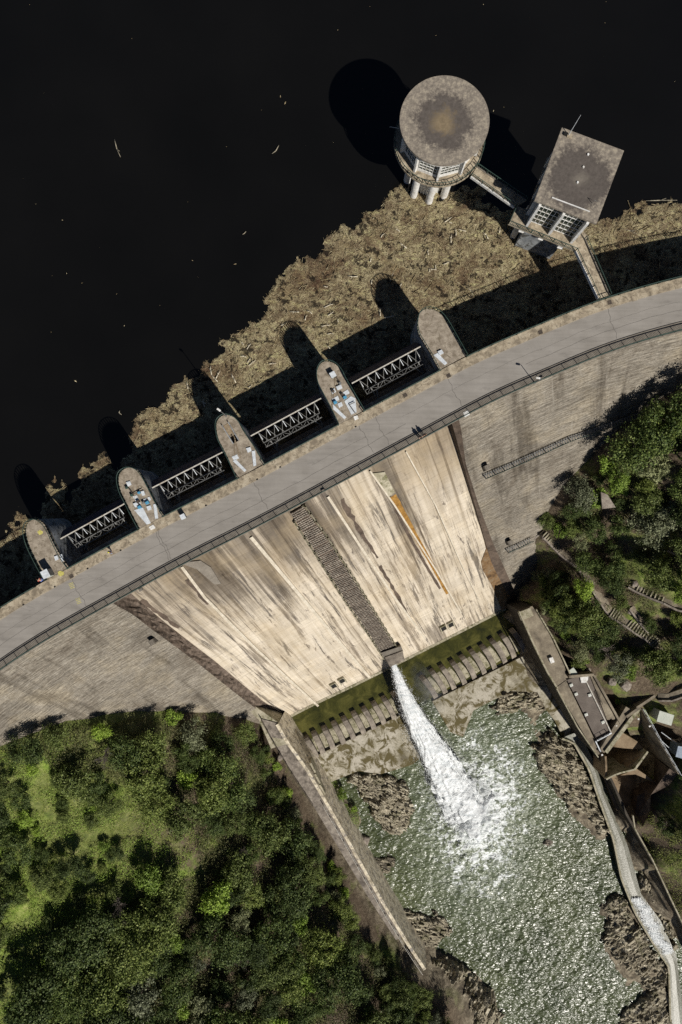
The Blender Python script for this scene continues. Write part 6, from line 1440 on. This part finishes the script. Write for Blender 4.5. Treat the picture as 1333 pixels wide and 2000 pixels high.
fill(right_poly, [(x - 14, y - 4, r + 5) for x, y, r in paths_h], 76, 2.2, "right", (8, 6, 2, 1.4), (.45, 1.15))
fill([(1285, 1590), (1345, 1560), (1400, 1580), (1400, 1800), (1345, 1790), (1300, 1700), (1270, 1650)], [], 9, 2.2, "lower right", (4, 2, 0, 1), (.45, .8), "low %s bush on the dry bank right of the slope wall")
fill([(1320, 1490), (1380, 1500), (1400, 1560), (1330, 1560)], [], 4, 2.0, "outlet", (4, 2, 0, 1), (.5, .8), "small %s tree in the shade behind the outlet basin")

fill([(1045, 1118), (1085, 1110), (1125, 1200), (1112, 1250), (1080, 1215), (1056, 1175)], [], 11, 1.8, "toe", (5, 3, 1, 1), (.5, .8), "small %s tree crowding the right dam toe above the terrace")

fill([(715, 1850), (770, 1875), (885, 1985), (890, 2030), (800, 2030), (730, 1930)], [], 16, 1.7, "cliff", (7, 3, 0, 1), (.45, .85), "small %s tree clinging to the dark cliff below the long wall")
for q_, l_ in (((1322, 790), "tall dark oak at the frame edge shading the upper right dam face"), ((1262, 838), "dark oak next to the shaded stair below the right dam face"), ((1225, 880), "dark oak leaning over the upper right dam foot")): tree(on_ground(*q_), 'dark', l_, "tall oaks at the right dam foot", 1.45)

def ground_cover():
    # leaf sized blades over the soil: undergrowth and grass
    def scatter(n, poly, size, h, m, name, lab, cat, mask=None, clump=.5):
        xs = [q[0] for q in poly]; ys = [q[1] for q in poly]
        x = nrg.uniform(min(xs), max(xs), n * 3); y = nrg.uniform(min(ys), max(ys), n * 3); k = in_poly(x, y, poly); x, y = x[k][:n], y[k][:n]
        z0 = np.full(len(x), -25.0)
        for _ in range(12):
            X = (x - 666.5) * (100 - z0) / 1333.3; Y = (1000 - y) * (100 - z0) / 1333.3; z0 = .5 * z0 + .5 * ground_raw(X, Y)
        X = (x - 666.5) * (100 - z0) / 1333.3; Y = (1000 - y) * (100 - z0) / 1333.3; Z = ground_z(X, Y)
        nz = fbm(X * .45, Y * .45, 77, 4); keep = (nz > clump) & (Z > (-42.8 if n > 10000 else -44.2)); X, Y, Z, nz = X[keep], Y[keep], Z[keep], nz[keep]
        n = len(X); c = np.stack([X, Y, Z + nrg.random(n) * h * (nz - clump + .25) * 3], -1); nn = nrg.normal(size=(n, 3)); nn[:, 2] = np.abs(nn[:, 2]) + .5; nn /= np.linalg.norm(nn, axis=1)[:, None]
        t = np.cross(nn, nrg.normal(size=(n, 3))); t /= np.linalg.norm(t, axis=1)[:, None]; b = np.cross(nn, t); s = (size * nrg.uniform(.6, 1.5, n))[:, None]
        V = np.stack([c - t * s, c + b * s * .4, c + t * s, c - b * s * .4], 1).reshape(-1, 3)
        o = np_mesh(name, V, np.arange(len(V)).reshape(-1, 4), M[m]); tag(o, lab, cat, kind='stuff')
    scatter(200000, [(70, 1450), (120, 1425), (200, 1412), (300, 1402), (420, 1405), (480, 1418), (515, 1450), (545, 1530), (590, 1620), (650, 1725), (705, 1820), (775, 1880), (880, 1990), (850, 2040), (90, 2040), (60, 1930), (110, 1850), (180, 1790), (300, 1740), (400, 1700), (380, 1600), (300, 1540), (120, 1500), (60, 1480)], .12, 1.5, 'scrub', "undergrowth", "tangled scrub filling the gaps between the trees on the left slope", "scrub", clump=.35)
    scatter(90000, right_poly, .11, .9, 'scrub', "undergrowth", "tangled scrub filling the gaps between the trees on the right slope", "scrub", clump=.5)
    scatter(90000, [(-60, 1470), (60, 1450), (130, 1500), (300, 1550), (400, 1640), (330, 1720), (180, 1810), (80, 1900), (90, 2030), (-60, 2030)], .07, .12, 'grassblade', "grass", "sunlit green grass of the open clearing on the left slope", "grass", clump=.3)
    scatter(60000, [(-60, 1470), (60, 1450), (150, 1500), (330, 1550), (400, 1640), (330, 1740), (180, 1830), (80, 1900), (90, 2030), (-60, 2030)], .11, 1.1, 'leaf_bright', "low_shrubs", "patchy low bright green scrub creeping over the clearing on the left slope", "scrub", clump=.48)
    scatter(12000, [(1240, 1590), (1345, 1560), (1400, 1700), (1400, 1850), (1345, 1840), (1290, 1720)], .10, .3, 'grassblade', "dry_grass", "dry grass on the bank right of the slope wall", "grass", clump=.45)
    scatter(10000, [(628, 1512), (690, 1530), (735, 1610), (715, 1660), (690, 1640), (655, 1580)], .09, .5, 'leaf_bright', "bank_weeds", "green weeds growing at the foot of the long left wall", "weeds", clump=.3)
ground_cover()

# ------------------------------------------------------------------ people
def person(px, py, z, rz, pose, top, legs, hair, lab, lean=0.0):
    p = P(px, py, z + .9); loc = Vector((p.x, p.y, z)); t = thing("person", lab, "person", loc, None, rz)
    def mm(n, c): 
        if n not in M: q = NT(n); M[n] = q.fin(c, .8)
        return M[n]
    sk = mm("skin", (.42, .26, .18)); tm = mm("cloth " + top[0], top[1]); lm = mm("cloth " + legs[0], legs[1]); hm = mm("hair " + hair[0], hair[1])
    st = .16 if pose == 'walk' else .03; L = lean
    J = {'pel': (0, 0, .95), 'ch': (0, L * .5, 1.25), 'nk': (0, L * .9, 1.48), 'hd0': (0, L + .01, 1.58), 'hd': (0, L + .02, 1.70),
         'lh': (-.10, 0, .90), 'lk': (-.11, st, .50), 'la': (-.11, st * .6, .09), 'lt': (-.12, st * .6 + .17, .04),
         'rh': (.10, 0, .90), 'rk': (.11, -st * .3, .50), 'ra': (.11, -st * 1.4, .09), 'rt': (.12, -st * 1.4 + .17, .04),
         'ls': (-.19, L * .85, 1.42), 'le': (-.25, L * .6 - .05, 1.15), 'lw': (-.24, L * .9 + .18, .98), 'rs': (.19, L * .85, 1.42), 're': (.25, L * .6 + .04, 1.15), 'rw': (.24, L * .9 + .22, 1.02)}
    if lean > .1: J['lw'] = (-.2, L + .32, 1.12); J['rw'] = (.2, L + .32, 1.12)
    E = [('pel', 'ch', .15, .17), ('ch', 'nk', .17, .06), ('nk', 'hd0', .06, .075), ('hd0', 'hd', .085, .10), ('pel', 'lh', .15, .10), ('lh', 'lk', .10, .062), ('lk', 'la', .062, .042), ('la', 'lt', .045, .035), ('pel', 'rh', .15, .10), ('rh', 'rk', .1, .062), ('rk', 'ra', .062, .042), ('ra', 'rt', .045, .035),
         ('nk', 'ls', .06, .06), ('ls', 'le', .06, .045), ('le', 'lw', .045, .03), ('nk', 'rs', .06, .06), ('rs', 're', .06, .045), ('re', 'rw', .045, .03)]
    def skin(nm, edges, inflate, mat, extra=(), root='pel'):
        names = []; rad = {}
        for a, b, ra, rb in edges:
            for q, r_ in ((a, ra), (b, rb)):
                if q not in names: names.append(q)
                rad[q] = r_ + inflate
        vs = [J[q] for q in names]; es = [(names.index(a), names.index(b)) for a, b, _, _ in edges]; rr = [rad[q] for q in names]
        for root_n, chain in extra:
            prev = names.index(root_n)
            for co, r_ in chain: vs.append(co); rr.append(r_); es.append((prev, len(vs) - 1)); prev = len(vs) - 1
        me = bpy.data.meshes.new(nm); me.from_pydata(vs, es, []); o = bpy.data.objects.new(nm, me); COL.objects.link(o); o.parent = t; me.materials.append(mat)
        md = o.modifiers.new("skin", 'SKIN'); md.use_smooth_shade = True
        for i, v in enumerate(me.skin_vertices[0].data): v.radius = (rr[i], rr[i]); v.use_root = (i == 0)
        sb = o.modifiers.new("sub", 'SUBSURF'); sb.levels = 1; sb.render_levels = 2; return o
    fingers = []
    for sd, wn in ((-1, 'lw'), (1, 'rw')):
        x, y, zz = J[wn]; fingers.append((wn, [((x, y + .045, zz - .02), .026)]))
    body = skin("body", E, 0, sk, fingers)
    fm = MB()
    for sd, wn in ((-1, 'lw'), (1, 'rw')):
        x, y, zz = J[wn]
        for k in range(4):
            fx = x + (k - 1.5) * .019; ln = (.032, .04, .037, .028)[k]; a = Vector((fx, y + .06, zz - .022)); b = a + Vector((0, ln, -.012)); c = b + Vector((0, ln * .6, -.03)); fm.tube(a, b, .0085, .008, 6); fm.tube(b, c, .008, .006, 6)
        a = Vector((x - sd * .022, y + .03, zz - .02)); fm.tube(a, a + Vector((-sd * .028, .03, -.012)), .011, .008, 6)
    fm.build("fingers", sk, t, local=True, smooth=True)
    skin("shirt", [e for e in E if e[0] in ('pel', 'ch', 'ls', 'rs') and e[1] not in ('lh', 'rh')] + [('ch', 'ls', .06, .065), ('ch', 'rs', .06, .065), ('le', 'lw', .05, .036), ('re', 'rw', .05, .036)][:2], .018, tm)
    skin("trousers", [e for e in E if e[0] in ('pel', 'lh', 'rh', 'lk', 'rk') and e[1] != 'ch'], .016, lm)
    bm = bmesh.new(); bmesh.ops.create_uvsphere(bm, u_segments=14, v_segments=10, radius=.108)
    for v in list(bm.verts):
        v.co.y *= 1.12
        if v.co.z < -.03 or (v.co.y > .06 and v.co.z < .045): v.co *= .86
    bmesh.ops.translate(bm, verts=bm.verts, vec=(0, L + .01, 1.715)); me = bpy.data.meshes.new("hair"); bm.to_mesh(me); bm.free(); me.materials.append(hm); o = bpy.data.objects.new("hair", me); COL.objects.link(o); o.parent = t
    fc = MB(); y = L + .02 + .095
    for sx in (-1, 1): fc.box((sx * .035, y, 1.69), (.025, .02, .014)); fc.box((sx * .098, L + .02, 1.68), (.015, .035, .05))
    fc.box((0, y + .012, 1.665), (.025, .035, .045)); fc.box((0, y, 1.63), (.045, .015, .012)); fc.build("face", sk, t, local=True)
person(215.5, 1079, .14, R(-25), 'walk', ("dark navy", (.03, .035, .05)), ("blue white", (.30, .36, .48)), ("yellow cap", (.60, .62, .05)), "person walking on the upstream footway in dark jacket with a yellow cap", .05)
person(81, 1133, .14, R(60), 'stand', ("red", (.40, .07, .05)), ("blue", (.10, .15, .38)), ("dark", (.03, .02, .015)), "person in red top and blue trousers beside the tall cabinet at the leftmost pier", .25)
person(821, 853, .14, R(-150), 'stand', ("grey", (.40, .38, .36)), ("black", (.02, .02, .022)), ("brown", (.06, .04, .025)), "person in pale grey top leaning on the downstream railing above the spillway", .12)
person(829, 849, .14, R(-150), 'stand', ("black", (.025, .025, .028)), ("charcoal", (.04, .04, .045)), ("dark", (.03, .02, .015)), "person dressed in black beside another at the downstream railing", .1)
print("OBJECTS", len(bpy.data.objects))
